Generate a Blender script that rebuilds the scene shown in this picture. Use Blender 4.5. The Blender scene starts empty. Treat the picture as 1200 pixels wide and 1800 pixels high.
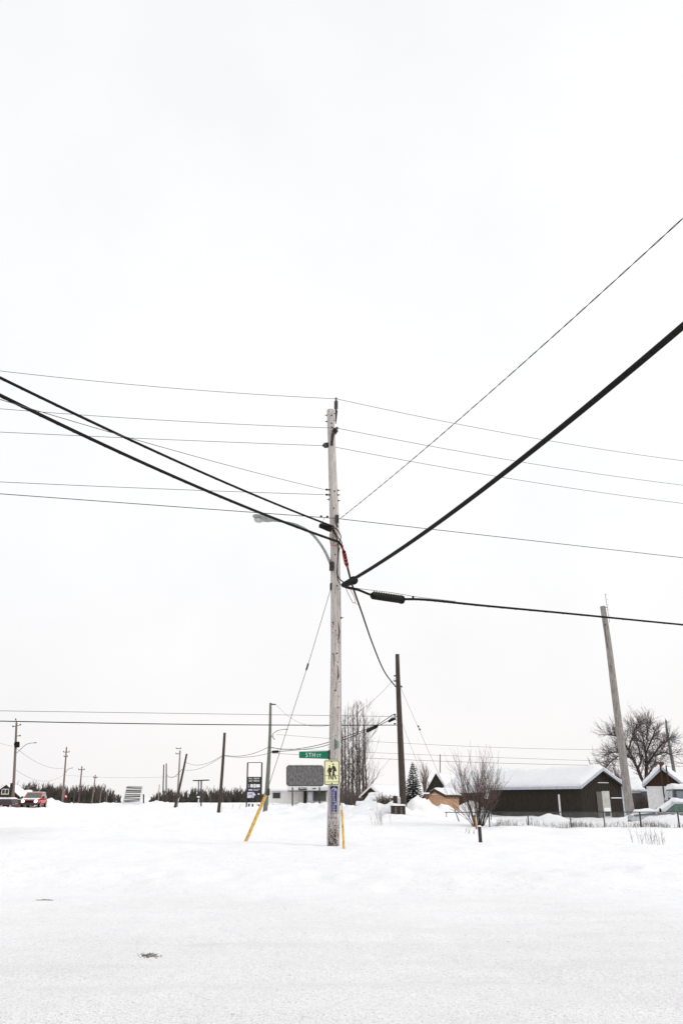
import bpy, math, random
import numpy as np
from mathutils import Vector, Matrix

scene = bpy.context.scene
col = scene.collection
PI = math.pi
R = math.radians

# ------------------------------------------------------------------ camera, sky, sun, exposure
F = 1400.0                      # focal length in photo pixels (28 mm on a 24 x 36 upright frame)
PITCH = math.atan(502 / F)
CAMZ = 1.6
cam = bpy.data.cameras.new('camera')
cam.sensor_fit = 'VERTICAL'
cam.sensor_height = 36.0
cam.lens = 28.0
cam.clip_start = 0.1
cam.clip_end = 4000
co = bpy.data.objects.new('camera', cam)
co.location = (0, 0, CAMZ)
co.rotation_euler = (PI / 2 + PITCH, 0, 0)
col.objects.link(co)
scene.camera = co

SUN_EL, SUN_AZ = R(27), R(112)      # azimuth clockwise from +Y: to the right, a little behind the camera
world = bpy.data.worlds.new('World')
scene.world = world
world.use_nodes = True
nt = world.node_tree
nt.nodes.clear()
wo = nt.nodes.new('ShaderNodeOutputWorld')
sky = nt.nodes.new('ShaderNodeTexSky')
sky.sky_type = 'NISHITA'
sky.sun_disc = False
sky.sun_elevation = SUN_EL
sky.sun_rotation = SUN_AZ
sky.air_density = 1.0
sky.dust_density = 3.0
b1 = nt.nodes.new('ShaderNodeBackground')
b1.inputs['Strength'].default_value = 0.1
nt.links.new(sky.outputs[0], b1.inputs[0])
tc = nt.nodes.new('ShaderNodeTexCoord')
no = nt.nodes.new('ShaderNodeTexNoise')
no.inputs['Scale'].default_value = 1.7
no.inputs['Detail'].default_value = 5
no.inputs['Roughness'].default_value = 0.5
nt.links.new(tc.outputs['Generated'], no.inputs['Vector'])
rp = nt.nodes.new('ShaderNodeValToRGB')
rp.color_ramp.elements[0].position = 0.32
rp.color_ramp.elements[0].color = (0.865, 0.872, 0.89, 1)
rp.color_ramp.elements[1].position = 0.62
rp.color_ramp.elements[1].color = (0.985, 0.985, 0.985, 1)
nt.links.new(no.outputs['Fac'], rp.inputs[0])
sx = nt.nodes.new('ShaderNodeSeparateXYZ')
nt.links.new(tc.outputs['Generated'], sx.inputs[0])
hz_ = nt.nodes.new('ShaderNodeMapRange')          # the deck is a touch warmer towards the horizon all round
nt.links.new(sx.outputs[2], hz_.inputs[0])
hz_.inputs[1].default_value = -.02
hz_.inputs[2].default_value = .32
hz_.inputs[3].default_value = 1.0
hz_.inputs[4].default_value = 0.0
wm = nt.nodes.new('ShaderNodeMix')
wm.data_type = 'RGBA'
wm.blend_type = 'MULTIPLY'
nt.links.new(hz_.outputs[0], wm.inputs[0])
nt.links.new(rp.outputs[0], wm.inputs[6])
wm.inputs[7].default_value = (1.0, .968, .958, 1)
b2 = nt.nodes.new('ShaderNodeBackground')
b2.inputs['Strength'].default_value = 1.0
nt.links.new(wm.outputs[2], b2.inputs[0])
mx = nt.nodes.new('ShaderNodeMixShader')
mx.inputs[0].default_value = 0.93      # almost closed cloud deck
nt.links.new(b1.outputs[0], mx.inputs[1])
nt.links.new(b2.outputs[0], mx.inputs[2])
nt.links.new(mx.outputs[0], wo.inputs[0])

sl = bpy.data.lights.new('sun', 'SUN')
sl.energy = 0.95
sl.angle = R(13)
sl.color = (1.0, 0.965, 0.93)
so = bpy.data.objects.new('sun', sl)
sd = Vector((math.sin(SUN_AZ) * math.cos(SUN_EL), math.cos(SUN_AZ) * math.cos(SUN_EL), math.sin(SUN_EL)))
so.rotation_euler = sd.to_track_quat('Z', 'Y').to_euler()
so.location = sd * 50
col.objects.link(so)

vs = scene.view_settings
vs.view_transform = 'Standard'
vs.look = 'None'
vs.exposure = 0.13
vs.gamma = 1.0
vs.use_curve_mapping = False

# ------------------------------------------------------------------ pixel <-> place
CS, SN = math.cos(PITCH), math.sin(PITCH)


def at(px, py, Y):
    """The point at forward distance Y that the camera sees at photo pixel (px, py)."""
    u, v = (px - 600) / F, (900 - py) / F
    d = Vector((u, CS - v * SN, SN + v * CS))
    k = Y / d.y
    return Vector((d.x * k, Y, CAMZ + d.z * k))


def proj(p):
    x, y, z = p[0], p[1], p[2] - CAMZ
    dep = y * CS + z * SN
    return 600 + F * x / dep, 900 - F * (z * CS - y * SN) / dep


def ppm(px, py, Y):
    """photo pixels per metre at that point"""
    p = at(px, py, Y)
    return F / (p.y * CS + (p.z - CAMZ) * SN)


# ------------------------------------------------------------------ noise and the lie of the snow
def _hash(ix, iy, s):
    h = np.sin(ix * 127.1 + iy * 311.7 + s * 74.7) * 43758.5453
    return h - np.floor(h)


def vnoise(x, y, s=0):
    x = np.asarray(x, float)
    y = np.asarray(y, float)
    ix, iy = np.floor(x), np.floor(y)
    fx, fy = x - ix, y - iy
    fx = fx * fx * fx * (fx * (fx * 6 - 15) + 10)
    fy = fy * fy * fy * (fy * (fy * 6 - 15) + 10)
    a, b = _hash(ix, iy, s), _hash(ix + 1, iy, s)
    c, d = _hash(ix, iy + 1, s), _hash(ix + 1, iy + 1, s)
    return (a + (b - a) * fx) * (1 - fy) + (c + (d - c) * fx) * fy - 0.5


def fbm(x, y, s=0, o=4):
    t, a = 0, 1.0
    for k in range(o):
        t = t + a * vnoise(x * 2 ** k, y * 2 ** k, s + k * 7)
        a *= 0.5
    return t


def sstep(a, b, x):
    t = np.clip((x - a) / (b - a), 0, 1)
    return t * t * (3 - 2 * t)


# px, distance, width in m, depth in m, height in m added
GP = 0.0
MOUNDS = [
    (655, 45, 1.5, 2.6, .42), (665, 44, .35, .7, .14), (640, 46, .4, .8, .12), (692, 46, .5, .8, .22), (712, 46, 1.3, 2.4, .74), (746, 47, .8, 1.6, .66), (728, 46, .4, .8, .10), (690, 41, 2.4, 3.2, .24),
    (618, 48, 1.7, 3.0, .72), (768, 49, .7, 1.6, .40), (794, 49, 1.0, 2.0, .5),
    (570, 62, 3.5, 5.0, .72), (520, 76, 5.0, 6.0, .45), (470, 100, 5.0, 6.0, .5),
    (84, 92, .9, 3.0, .62), (110, 96, 2.4, 4.0, .44), (60, 70, 6.0, 4.0, -.02),
    (230, 101, 2.6, 3.0, .85), (200, 112, 3.0, 4.0, .5), (275, 120, 3.0, 5.0, .65), (140, 100, 2.0, 4.0, .25),
    (20, 84, 5.0, 4.0, .34), (40, 84, 2.0, 4.0, -.15), (-30, 70, 5.0, 5.0, .4),
    (958, 49.5, .9, 1.6, .46), (980, 50, .6, 1.2, .24), (1125, 48, 1.6, 2.0, .36), (890, 51, 3.0, 3.5, -.30), (1040, 51, 2.4, 3.0, -.26),
    (850, 54, .8, 3.0, -.30), (826, 65.5, 1.5, 1.6, .80), (1178, 40.2, 1.9, .9, .42), (587, 22.9, .45, .45, -.07), (604, 21.9, .22, .22, -.03), (433, 25.2, .25, .25, -.03), (575, 23.5, 2.2, 1.6, GP),
    (340, 60, 6.0, 6.0, .12), (250, 48, 5.0, 5.0, .10), (420, 75, 5.0, 5.0, .12),
    (1140, 26, 2.5, 2.0, -.14), (760, 30, 3.0, 2.5, .10), (430, 27, 2.0, 1.6, .08),
]
_M = [((px - 600) / 1488.0 * D, D, rx, ry, h) for px, D, rx, ry, h in MOUNDS]


def ground(x, y):
    x = np.asarray(x, float)
    y = np.asarray(y, float)
    edge = 15.2 + 1.4 * vnoise(x * .13, y * 0 + 3.3, 5) + .0045 * x * x
    bank = sstep(0, 6.5, y - edge)
    z = 0.40 * bank
    off = sstep(18, 34, y)
    far = 1 - sstep(130, 260, y)
    z = z + off * far * (.20 * fbm(x * .16, y * .10, 11, 3) + .12 * fbm(x * .7, y * .5, 21, 3))
    z = z + bank * (1 - off * .6) * .085 * fbm(x * .9, y * .7, 31, 4)
    # ploughed lip, footprints and ruts
    z = z + .09 * np.exp(-((y - edge - 2.2) / 1.0) ** 2) * (1 + 1.8 * vnoise(x * .8, y * .8, 41) + 1.2 * vnoise(x * 2.3, y * 2.3, 43))
    arc = y - .004 * x * x - .035 * x
    for c, a in ((7.0, .03), (8.6, .032), (10.6, .034), (12.2, .04), (5.3, .022), (13.4, .035)):
        z = z - (1 - bank) * a * np.exp(-((arc - c - .35 * vnoise(x * .12, c + y * 0, 51)) / .24) ** 2)
    z = z + (1 - bank) * (.022 * fbm(x * 2.2, y * 2.2, 61, 3) + .03 * fbm(x * .5, y * 1.1, 66, 2) + .008 * fbm(x * 7, y * 5, 68, 2))
    for mx_, my_, rx, ry, h in _M:
        q = ((x - mx_) / rx) ** 2 + ((y - my_) / ry) ** 2
        z = z + h * np.exp(-q) * (1 + .5 * vnoise(x * 1.3, y * 1.0, 71) + .5 * vnoise(x * 3.1, y * 2.6, 73) + .25 * vnoise(x * 6.2, y * 4.6, 77))
    return z


def gz(x, y):
    return float(ground(np.array([x]), np.array([y]))[0])


# ------------------------------------------------------------------ materials
def mat(name, c1, c2=None, scale=6.0, rough=.8, metal=0.0, stretch=(1, 1, 1), bump=0.0, bscale=None, lo=.35, hi=.65, detail=6, spec=.3):
    m = bpy.data.materials.new(name)
    m.use_nodes = True
    t = m.node_tree
    b = t.nodes['Principled BSDF']
    b.inputs['Roughness'].default_value = rough
    b.inputs['Metallic'].default_value = metal
    b.inputs['Specular IOR Level'].default_value = spec
    c2 = c2 or tuple(c * .8 for c in c1)
    tcn = t.nodes.new('ShaderNodeTexCoord')
    mp = t.nodes.new('ShaderNodeMapping')
    mp.inputs['Scale'].default_value = stretch
    t.links.new(tcn.outputs['Object'], mp.inputs[0])
    n = t.nodes.new('ShaderNodeTexNoise')
    n.inputs['Scale'].default_value = scale
    n.inputs['Detail'].default_value = detail
    n.inputs['Roughness'].default_value = .62
    t.links.new(mp.outputs[0], n.inputs['Vector'])
    r = t.nodes.new('ShaderNodeValToRGB')
    r.color_ramp.elements[0].position = lo
    r.color_ramp.elements[0].color = (*c2, 1)
    r.color_ramp.elements[1].position = hi
    r.color_ramp.elements[1].color = (*c1, 1)
    t.links.new(n.outputs['Fac'], r.inputs[0])
    t.links.new(r.outputs[0], b.inputs['Base Color'])
    if bump:
        bn = t.nodes.new('ShaderNodeBump')
        bn.inputs['Strength'].default_value = bump
        bn.inputs['Distance'].default_value = .02
        n2 = t.nodes.new('ShaderNodeTexNoise')
        n2.inputs['Scale'].default_value = bscale or scale * 2
        n2.inputs['Detail'].default_value = 5
        t.links.new(mp.outputs[0], n2.inputs['Vector'])
        t.links.new(n2.outputs['Fac'], bn.inputs['Height'])
        t.links.new(bn.outputs[0], b.inputs['Normal'])
    return m


def emit(name, c, s):
    m = bpy.data.materials.new(name)
    m.use_nodes = True
    b = m.node_tree.nodes['Principled BSDF']
    b.inputs['Base Color'].default_value = (*c, 1)
    b.inputs['Emission Color'].default_value = (*c, 1)
    b.inputs['Emission Strength'].default_value = s
    return m


M = {}
M['pole'] = mat('weathered_pole_wood', (.60, .565, .54), (.27, .235, .215), 5, .9, stretch=(14, 14, .55), bump=.6, bscale=9, lo=.33, hi=.6)
M['pole_grey'] = mat('grey_pole_wood', (.40, .37, .35), (.11, .095, .085), 5, .9, stretch=(12, 12, .5), bump=.5, lo=.35, hi=.62)
M['pole_dark'] = mat('dark_pole_wood', (.088, .07, .058), (.028, .022, .018), 5, .9, stretch=(12, 12, .5), bump=.5)
M['pole_tan'] = mat('tan_pole_wood', (.25, .20, .175), (.11, .085, .075), 5, .9, stretch=(12, 12, .5))
M['pole_green'] = mat('greenish_treated_pole_wood', (.21, .225, .195), (.09, .10, .083), 5, .9, stretch=(12, 12, .5), bump=.4)
M['crack'] = mat('dark_split_wood', (.05, .03, .02), (.02, .012, .01), 8, .95, stretch=(6, 6, 1))
M['split'] = mat('fresh_split_wood', (.33, .19, .09), (.16, .09, .05), 8, .95, stretch=(6, 6, 1))
M['black'] = mat('black_rubber', (.016, .015, .014), (.006, .006, .0055), 14, .75, spec=.12)
M['cable'] = mat('black_cable', (.017, .016, .015), (.007, .0065, .006), 20, .8, spec=.12)
M['wire'] = mat('grey_wire', (.10, .095, .095), (.055, .05, .05), 12, .6)
M['insul'] = mat('grey_porcelain', (.10, .10, .095), (.05, .05, .045), 12, .35)
M['steel'] = mat('galvanised_steel', (.36, .37, .37), (.24, .25, .25), 8, .5, .35)
M['darksteel'] = mat('dark_steel', (.05, .05, .048), (.028, .027, .026), 9, .6, .2)
M['red'] = mat('red_wire', (.55, .04, .025), (.38, .025, .02), 10, .5)
M['yellow'] = mat('yellow_guy_guard', (.72, .45, .10), (.40, .25, .07), 9, .6, stretch=(2, 2, 1), lo=.36, hi=.56)
M['orange'] = mat('orange_marker', (.45, .16, .06), (.25, .09, .04), 12, .7)
M['green_sign'] = mat('green_sign_sheeting', (.0, .20, .10), (.0, .135, .07), 9, .45)
M['white_print'] = mat('white_print', (.82, .83, .83), (.7, .71, .71), 14, .5)
M['yellow_sign'] = mat('pale_yellow_sign_sheeting', (.82, .80, .46), (.70, .69, .38), 9, .45, lo=.25, hi=.5)
M['black_print'] = mat('black_print', (.02, .02, .018), (.03, .03, .026), 9, .5)
M['blue_sign'] = mat('navy_sign_sheeting', (.018, .018, .115), (.011, .010, .07), 9, .5)
M['lilac_print'] = mat('pale_lilac_print', (.70, .69, .82), (.58, .57, .72), 14, .5)
M['tag_green'] = mat('grey_green_plate', (.12, .22, .17), (.06, .12, .09), 10, .5)
M['signback'] = mat('grey_sign_face', (.24, .235, .24), (.075, .07, .072), 6, .7, stretch=(1, 1, .5), lo=.36, hi=.72, detail=9)
M['snowcap'] = mat('settled_snow', (.87, .875, .89), (.80, .81, .835), 5, .9, bump=.25, bscale=9)
M['darkwall'] = mat('dark_board_siding', (.052, .043, .033), (.014, .011, .008), 6, .9, stretch=(10, 10, .7))
M['brownwall'] = mat('brown_siding', (.075, .040, .024), (.035, .019, .012), 5, .9, stretch=(3, 3, 1))
M['trim'] = mat('pale_blue_white_trim', (.50, .54, .60), (.36, .39, .44), 6, .7)
M['white_trim'] = mat('white_trim', (.83, .83, .83), (.70, .70, .70), 6, .7)
M['door'] = mat('cream_door', (.55, .55, .50), (.38, .38, .34), 4, .6)
M['greywall'] = mat('grey_board', (.16, .155, .14), (.08, .077, .07), 5, .85, stretch=(6, 6, 1))
M['glass'] = mat('dark_window_glass', (.03, .035, .037), (.018, .02, .022), 4, .08, spec=.5)
M['green_glass'] = mat('greenish_window_glass', (.10, .17, .14), (.05, .09, .07), 6, .12, spec=.5)
M['blue_glass'] = mat('pale_blue_window_glass', (.17, .21, .25), (.09, .12, .15), 5, .12, spec=.5)
M['ply'] = mat('orange_plywood', (.60, .375, .235), (.44, .26, .16), 6, .8, stretch=(2, 2, 1))
M['redbrown'] = mat('red_brown_panel', (.17, .06, .03), (.09, .03, .018), 6, .7)
M['blueshed'] = mat('slate_blue_siding', (.165, .20, .265), (.105, .13, .18), 6, .8, stretch=(6, 6, 1))
M['cream'] = mat('cream_stucco', (.88, .86, .82), (.80, .78, .74), 3, .8)
M['redpaint'] = mat('red_car_paint', (.52, .035, .03), (.40, .025, .024), 5, .3, spec=.5)
M['maroon'] = mat('maroon_car_paint', (.09, .014, .014), (.06, .01, .01), 5, .35, spec=.5)
M['darkcar'] = mat('dark_car_paint', (.028, .026, .024), (.018, .017, .016), 5, .35, spec=.5)
M['whitecar'] = mat('white_car_paint', (.62, .63, .65), (.5, .51, .53), 5, .35, spec=.5)
M['headlamp'] = emit('lit_headlight', (1.0, .90, .72), 5.0)
M['lens'] = mat('lamp_lens', (.50, .52, .53), (.36, .38, .39), 10, .25)
M['bark'] = mat('grey_brown_bark', (.15, .125, .11), (.065, .053, .046), 9, .95, stretch=(4, 4, 1))
M['bark_dark'] = mat('dark_bark', (.062, .05, .042), (.03, .024, .02), 9, .95, stretch=(4, 4, 1))
M['twig'] = mat('brown_twigs', (.15, .12, .108), (.09, .07, .063), 9, .95)
M['twig_warm'] = mat('red_brown_twigs', (.16, .112, .098), (.09, .063, .056), 9, .95)
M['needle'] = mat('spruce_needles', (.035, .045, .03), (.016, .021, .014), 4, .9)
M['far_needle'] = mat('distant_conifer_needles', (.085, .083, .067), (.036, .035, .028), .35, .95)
M['far_twig'] = mat('distant_bare_twigs', (.115, .09, .08), (.07, .055, .05), .3, .95)
M['weed'] = mat('dry_weed', (.22, .17, .13), (.11, .085, .065), 12, .95)
M['leafbush'] = mat('olive_brown_bush', (.13, .115, .075), (.07, .06, .04), 5, .95)
M['dirt'] = mat('dark_gritty_slush', (.30, .26, .24), (.12, .10, .09), 22, .95, bump=.6, bscale=40)
M['post'] = mat('brown_post', (.075, .045, .035), (.035, .02, .016), 9, .9, stretch=(4, 4, 1))
M['boardgrey'] = mat('weathered_grey_slat', (.15, .145, .138), (.05, .048, .045), 5, .9, stretch=(1, 1, 5))


def snow_material():
    m = bpy.data.materials.new('snow')
    m.use_nodes = True
    t = m.node_tree
    L = t.links
    b = t.nodes['Principled BSDF']
    b.inputs['Roughness'].default_value = .85
    b.inputs['Specular IOR Level'].default_value = .15
    tcn = t.nodes.new('ShaderNodeTexCoord')

    def noise(scale, detail=4, stretch=None, rough=.55):
        n = t.nodes.new('ShaderNodeTexNoise')
        n.inputs['Scale'].default_value = scale
        n.inputs['Detail'].default_value = detail
        n.inputs['Roughness'].default_value = rough
        if stretch:
            mp = t.nodes.new('ShaderNodeMapping')
            mp.inputs['Scale'].default_value = stretch
            L.new(tcn.outputs['Object'], mp.inputs[0])
            L.new(mp.outputs[0], n.inputs['Vector'])
        else:
            L.new(tcn.outputs['Object'], n.inputs['Vector'])
        return n.outputs['Fac']

    def math_(op, a, b_=None, c=None, clamp=False):
        n = t.nodes.new('ShaderNodeMath')
        n.operation = op
        n.use_clamp = clamp
        for i, v in enumerate((a, b_, c)):
            if v is None:
                continue
            if isinstance(v, (int, float)):
                n.inputs[i].default_value = v
            else:
                L.new(v, n.inputs[i])
        return n.outputs[0]

    def mr(v, a, b_, c=0., d=1.):
        n = t.nodes.new('ShaderNodeMapRange')
        n.interpolation_type = 'SMOOTHSTEP'
        L.new(v, n.inputs[0])
        for i, k in enumerate((a, b_, c, d)):
            n.inputs[i + 1].default_value = k
        return n.outputs[0]

    def mix(f, a, b_):
        n = t.nodes.new('ShaderNodeMix')
        n.data_type = 'RGBA'
        if isinstance(f, float):
            n.inputs[0].default_value = f
        else:
            L.new(f, n.inputs[0])
        for s, v in ((6, a), (7, b_)):
            if isinstance(v, tuple):
                n.inputs[s].default_value = (*v, 1)
            else:
                L.new(v, n.inputs[s])
        return n.outputs[2]

    sep = t.nodes.new('ShaderNodeSeparateXYZ')
    L.new(tcn.outputs['Object'], sep.inputs[0])
    X, Y = sep.outputs[0], sep.outputs[1]
    big = noise(.22, 3)
    yy = math_('ADD', Y, math_('MULTIPLY', math_('SUBTRACT', big, .5), 14.0))
    road = mr(yy, 5.0, 21.0, 1., 0.)                       # driven, sanded snow in front
    # the side street on the left
    ax = math_('ADD', math_('MULTIPLY', X, .9), math_('MULTIPLY', Y, .12))
    side = math_('MULTIPLY', mr(ax, -4.5, -8.5, 0., 1.), math_('MULTIPLY', mr(Y, 19, 24, 0., 1.), mr(Y, 32, 40, 1., 0.)))
    street = math_('MAXIMUM', road, math_('MULTIPLY', side, 1.0))
    streak = noise(1.0, 5, (.28, 1.5, 1), .6)
    patch = noise(.55, 5)
    dirty = math_('MULTIPLY', street, math_('ADD', math_('MULTIPLY', mr(streak, .40, .72), .5), math_('ADD', math_('MULTIPLY', mr(patch, .35, .75), .3), .25)), clamp=True)
    grain = noise(38, 3, None, .8)
    fine = noise(105, 2, None, .85)
    clean = mix(mr(noise(3.0, 5), .3, .7), (.91, .915, .935), (.95, .95, .955))
    tan = mix(mr(patch, .3, .75), (.77, .755, .735), (.86, .855, .85))
    c = mix(dirty, clean, tan)
    # loose sand and grit scattered on the driven snow
    gritf = math_('MULTIPLY', math_('ADD', math_('MULTIPLY', street, .75), .13), mr(grain, .50, .66, 0., 1.))
    c = mix(math_('MULTIPLY', gritf, .7, clamp=True), c, (.46, .445, .43))
    gf2 = math_('MULTIPLY', math_('ADD', math_('MULTIPLY', street, .75), .15), mr(fine, .50, .62, 0., 1.))
    c = mix(math_('MULTIPLY', gf2, .68, clamp=True), c, (.42, .42, .43))
    gf3 = math_('MULTIPLY', math_('ADD', math_('MULTIPLY', street, .8), .05), mr(noise(17, 2, None, .5), .70, .76, 0., 1.))
    c = mix(math_('MULTIPLY', gf3, .6, clamp=True), c, (.25, .23, .21))
    crust = noise(12, 4, (1, .35, 1), .7)                  # wind crust and old grit on the open snow
    cf = math_('MULTIPLY', mr(crust, .52, .72, 0., 1.), math_('ADD', .12, math_('MULTIPLY', mr(noise(.35, 3), .4, .65), .33)))
    c = mix(cf, c, (.60, .61, .66))
    L.new(c, b.inputs['Base Color'])
    h = math_('ADD', math_('MULTIPLY', noise(9, 6, None, .65), .6), math_('MULTIPLY', noise(45, 4), .25))
    bn = t.nodes.new('ShaderNodeBump')
    bn.inputs['Strength'].default_value = .65
    bn.inputs['Distance'].default_value = .045
    L.new(h, bn.inputs['Height'])
    L.new(bn.outputs[0], b.inputs['Normal'])
    return m


M['snow'] = snow_material()


# ------------------------------------------------------------------ mesh helpers
class MB:
    def __init__(self):
        self.v, self.f = [], []

    def add(self, vs, fs):
        o = len(self.v)
        self.v.extend(Vector(p) for p in vs)
        self.f.extend(tuple(i + o for i in q) for q in fs)
        return self

    def box(self, a, b, mtx=None):
        (x0, y0, z0), (x1, y1, z1) = a, b
        vs = [Vector(p) for p in ((x0, y0, z0), (x1, y0, z0), (x1, y1, z0), (x0, y1, z0), (x0, y0, z1), (x1, y0, z1), (x1, y1, z1), (x0, y1, z1))]
        if mtx is not None:
            vs = [mtx @ p for p in vs]
        return self.add(vs, [(0, 3, 2, 1), (4, 5, 6, 7), (0, 1, 5, 4), (1, 2, 6, 5), (2, 3, 7, 6), (3, 0, 4, 7)])

    def tube(self, pts, rad, n=6, cap=True):
        pts = [Vector(p) for p in pts]
        if not hasattr(rad, '__len__'):
            rad = [rad] * len(pts)
        rings = []
        prev = None
        for i, p in enumerate(pts):
            d = (pts[min(i + 1, len(pts) - 1)] - pts[max(i - 1, 0)])
            if d.length < 1e-9:
                d = Vector((0, 0, 1))
            d.normalize()
            if prev is None:
                a = d.orthogonal().normalized()
            else:
                a = prev - d * prev.dot(d)
                a = a.normalized() if a.length > 1e-6 else d.orthogonal().normalized()
            prev = a
            bb = d.cross(a)
            rings.append([p + (a * math.cos(2 * PI * k / n) + bb * math.sin(2 * PI * k / n)) * rad[i] for k in range(n)])
        vs = [q for r_ in rings for q in r_]
        fs = []
        for i in range(len(pts) - 1):
            for k in range(n):
                k2 = (k + 1) % n
                fs.append((i * n + k, i * n + k2, (i + 1) * n + k2, (i + 1) * n + k))
        if cap:
            fs.append(tuple(range(n - 1, -1, -1)))
            fs.append(tuple((len(pts) - 1) * n + k for k in range(n)))
        return self.add(vs, fs)

    def lathe(self, p, d, prof, n=10):
        """prof: (distance along d, radius)"""
        p, d = Vector(p), Vector(d).normalized()
        return self.tube([p + d * t for t, _ in prof], [max(r_, .0005) for _, r_ in prof], n)

    def prism(self, pts, off):
        """polygon pts (3D, planar) swept by the vector off"""
        n = len(pts)
        pts = [Vector(p) for p in pts]
        off = Vector(off)
        vs = pts + [p + off for p in pts]
        fs = [tuple(range(n)), tuple(range(2 * n - 1, n - 1, -1))]
        for k in range(n):
            k2 = (k + 1) % n
            fs.append((k, k + n, k2 + n, k2))
        return self.add(vs, fs)

    def flat(self, ppts, Y, th):
        """polygon given by its photo outline, standing upright at distance Y, with thickness th behind it"""
        return self.prism([at(a, b, Y) for a, b in ppts], (0, th, 0))

    def build(self, name, m, parent=None, origin=None, local=False, smooth=False):
        me = bpy.data.meshes.new(name)
        o_ = Vector((0, 0, 0))
        if parent is not None and not local:
            q = parent
            while q is not None:
                o_ = o_ + Vector(q.location)
                q = q.parent
        elif origin is not None:
            o_ = Vector(origin)
        me.from_pydata([tuple(p - o_) for p in self.v], [], self.f)
        me.materials.append(M[m] if isinstance(m, str) else m)
        me.update()
        if smooth:
            for pl in me.polygons:
                pl.use_smooth = True
        ob = bpy.data.objects.new(name, me)
        col.objects.link(ob)
        if parent is not None:
            ob.parent = parent
        elif origin is not None:
            ob.location = o_
        return ob


def tag(o, label, cat, group=None, kind=None):
    if label:
        o['label'] = label
    if cat:
        o['category'] = cat
    if group:
        o['group'] = group
    if kind:
        o['kind'] = kind
    return o


def thing(name, label, cat, loc, group=None, rz=0):
    o = bpy.data.objects.new(name, None)
    o.empty_display_size = .3
    o.location = loc
    o.rotation_euler = (0, 0, rz)
    col.objects.link(o)
    return tag(o, label, cat, group)


def dup(root, loc, label, rz=None):
    r = root.copy()
    col.objects.link(r)
    r.location = loc
    r['label'] = label
    if rz is not None:
        r.rotation_euler = (0, 0, rz)
    for c in list(root.children):
        k = c.copy()
        col.objects.link(k)
        k.parent = r
        for g in c.children:
            q = g.copy()
            col.objects.link(q)
            q.parent = k
    return r


def smoothpath(pts, sub=8):
    pts = [Vector(p) for p in pts]
    out = []
    n = len(pts)
    for i in range(n - 1):
        p0, p1, p2, p3 = pts[max(i - 1, 0)], pts[i], pts[i + 1], pts[min(i + 2, n - 1)]
        for k in range(sub):
            t = k / sub
            out.append(.5 * ((2 * p1) + (p2 - p0) * t + (2 * p0 - 5 * p1 + 4 * p2 - p3) * t * t + (3 * p1 - p0 - 3 * p2 + p3) * t ** 3))
    out.append(pts[-1])
    return out


def text_mesh(mb, s, rect, Y, th=.004, rot=0, offset=0.0, space=1.0):
    """lettering that fills the photo rectangle on the upright plane at distance Y"""
    cu = bpy.data.curves.new('lettering', 'FONT')
    cu.body = s
    cu.offset = offset
    cu.space_character = space
    cu.resolution_u = 3
    o = bpy.data.objects.new('lettering', cu)
    col.objects.link(o)
    dg = bpy.context.evaluated_depsgraph_get()
    me = bpy.data.meshes.new_from_object(o.evaluated_get(dg))
    vs = [(v.co.x, v.co.y) for v in me.vertices]
    fs = [tuple(p.vertices) for p in me.polygons]
    bpy.data.objects.remove(o)
    bpy.data.curves.remove(cu)
    bpy.data.meshes.remove(me)
    if rot == 90:                                    # reads downwards
        vs = [(b, -a) for a, b in vs]
    x0, x1 = min(a for a, _ in vs), max(a for a, _ in vs)
    y0, y1 = min(b for _, b in vs), max(b for _, b in vs)
    A, B = at(rect[0], rect[3], Y), at(rect[2], rect[1], Y)
    W = [Vector((A.x + (a - x0) / (x1 - x0) * (B.x - A.x), Y, A.z + (b - y0) / (y1 - y0) * (B.z - A.z))) for a, b in vs]
    n = len(W)
    mb.add(W, fs)
    # rim so the letters are solid
    edges = {}
    for q in fs:
        for i in range(len(q)):
            e = (q[i], q[(i + 1) % len(q)])
            edges[e] = 1
    rim = [e for e in edges if (e[1], e[0]) not in edges]
    back = [p + Vector((0, th, 0)) for p in W]
    mb.add(W + back, [(a, a + n, b + n, b) for a, b in rim])


# ------------------------------------------------------------------ the ground
def build_ground():
    ys = np.concatenate([np.linspace(-45, 2.5, 40)[:-1], np.linspace(2.5, 30, 330)[:-1], np.linspace(30, 60, 190)[:-1],
                         np.linspace(60, 130, 170)[:-1], np.geomspace(130, 2600, 40)])
    ss = np.linspace(-1, 1, 420)
    W = 12 + np.maximum(ys, 0) * .62 + np.maximum(-ys, 0) * .5 + np.maximum(ys - 130, 0) * .9
    XX = ss[None, :] * W[:, None]
    YY = np.repeat(ys[:, None], len(ss), 1)
    ZZ = ground(XX, YY)
    nr, nc = XX.shape
    verts = np.stack([XX, YY, ZZ], -1).reshape(-1, 3)
    i = np.arange(nr - 1)[:, None] * nc + np.arange(nc - 1)[None, :]
    faces = np.stack([i, i + 1, i + nc + 1, i + nc], -1).reshape(-1, 4)
    me = bpy.data.meshes.new('snow_ground')
    me.vertices.add(len(verts))
    me.vertices.foreach_set('co', verts.ravel())
    me.loops.add(faces.size)
    me.loops.foreach_set('vertex_index', faces.ravel())
    me.polygons.add(len(faces))
    me.polygons.foreach_set('loop_start', np.arange(0, faces.size, 4))
    me.polygons.foreach_set('loop_total', np.full(len(faces), 4))
    me.polygons.foreach_set('use_smooth', np.ones(len(faces), bool))
    me.update(calc_edges=True)
    me.materials.append(M['snow'])
    o = bpy.data.objects.new('snow_ground', me)
    col.objects.link(o)
    o['kind'] = 'structure'
    o['label'] = 'white snow field with packed sanded snow road in front'


build_ground()


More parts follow.
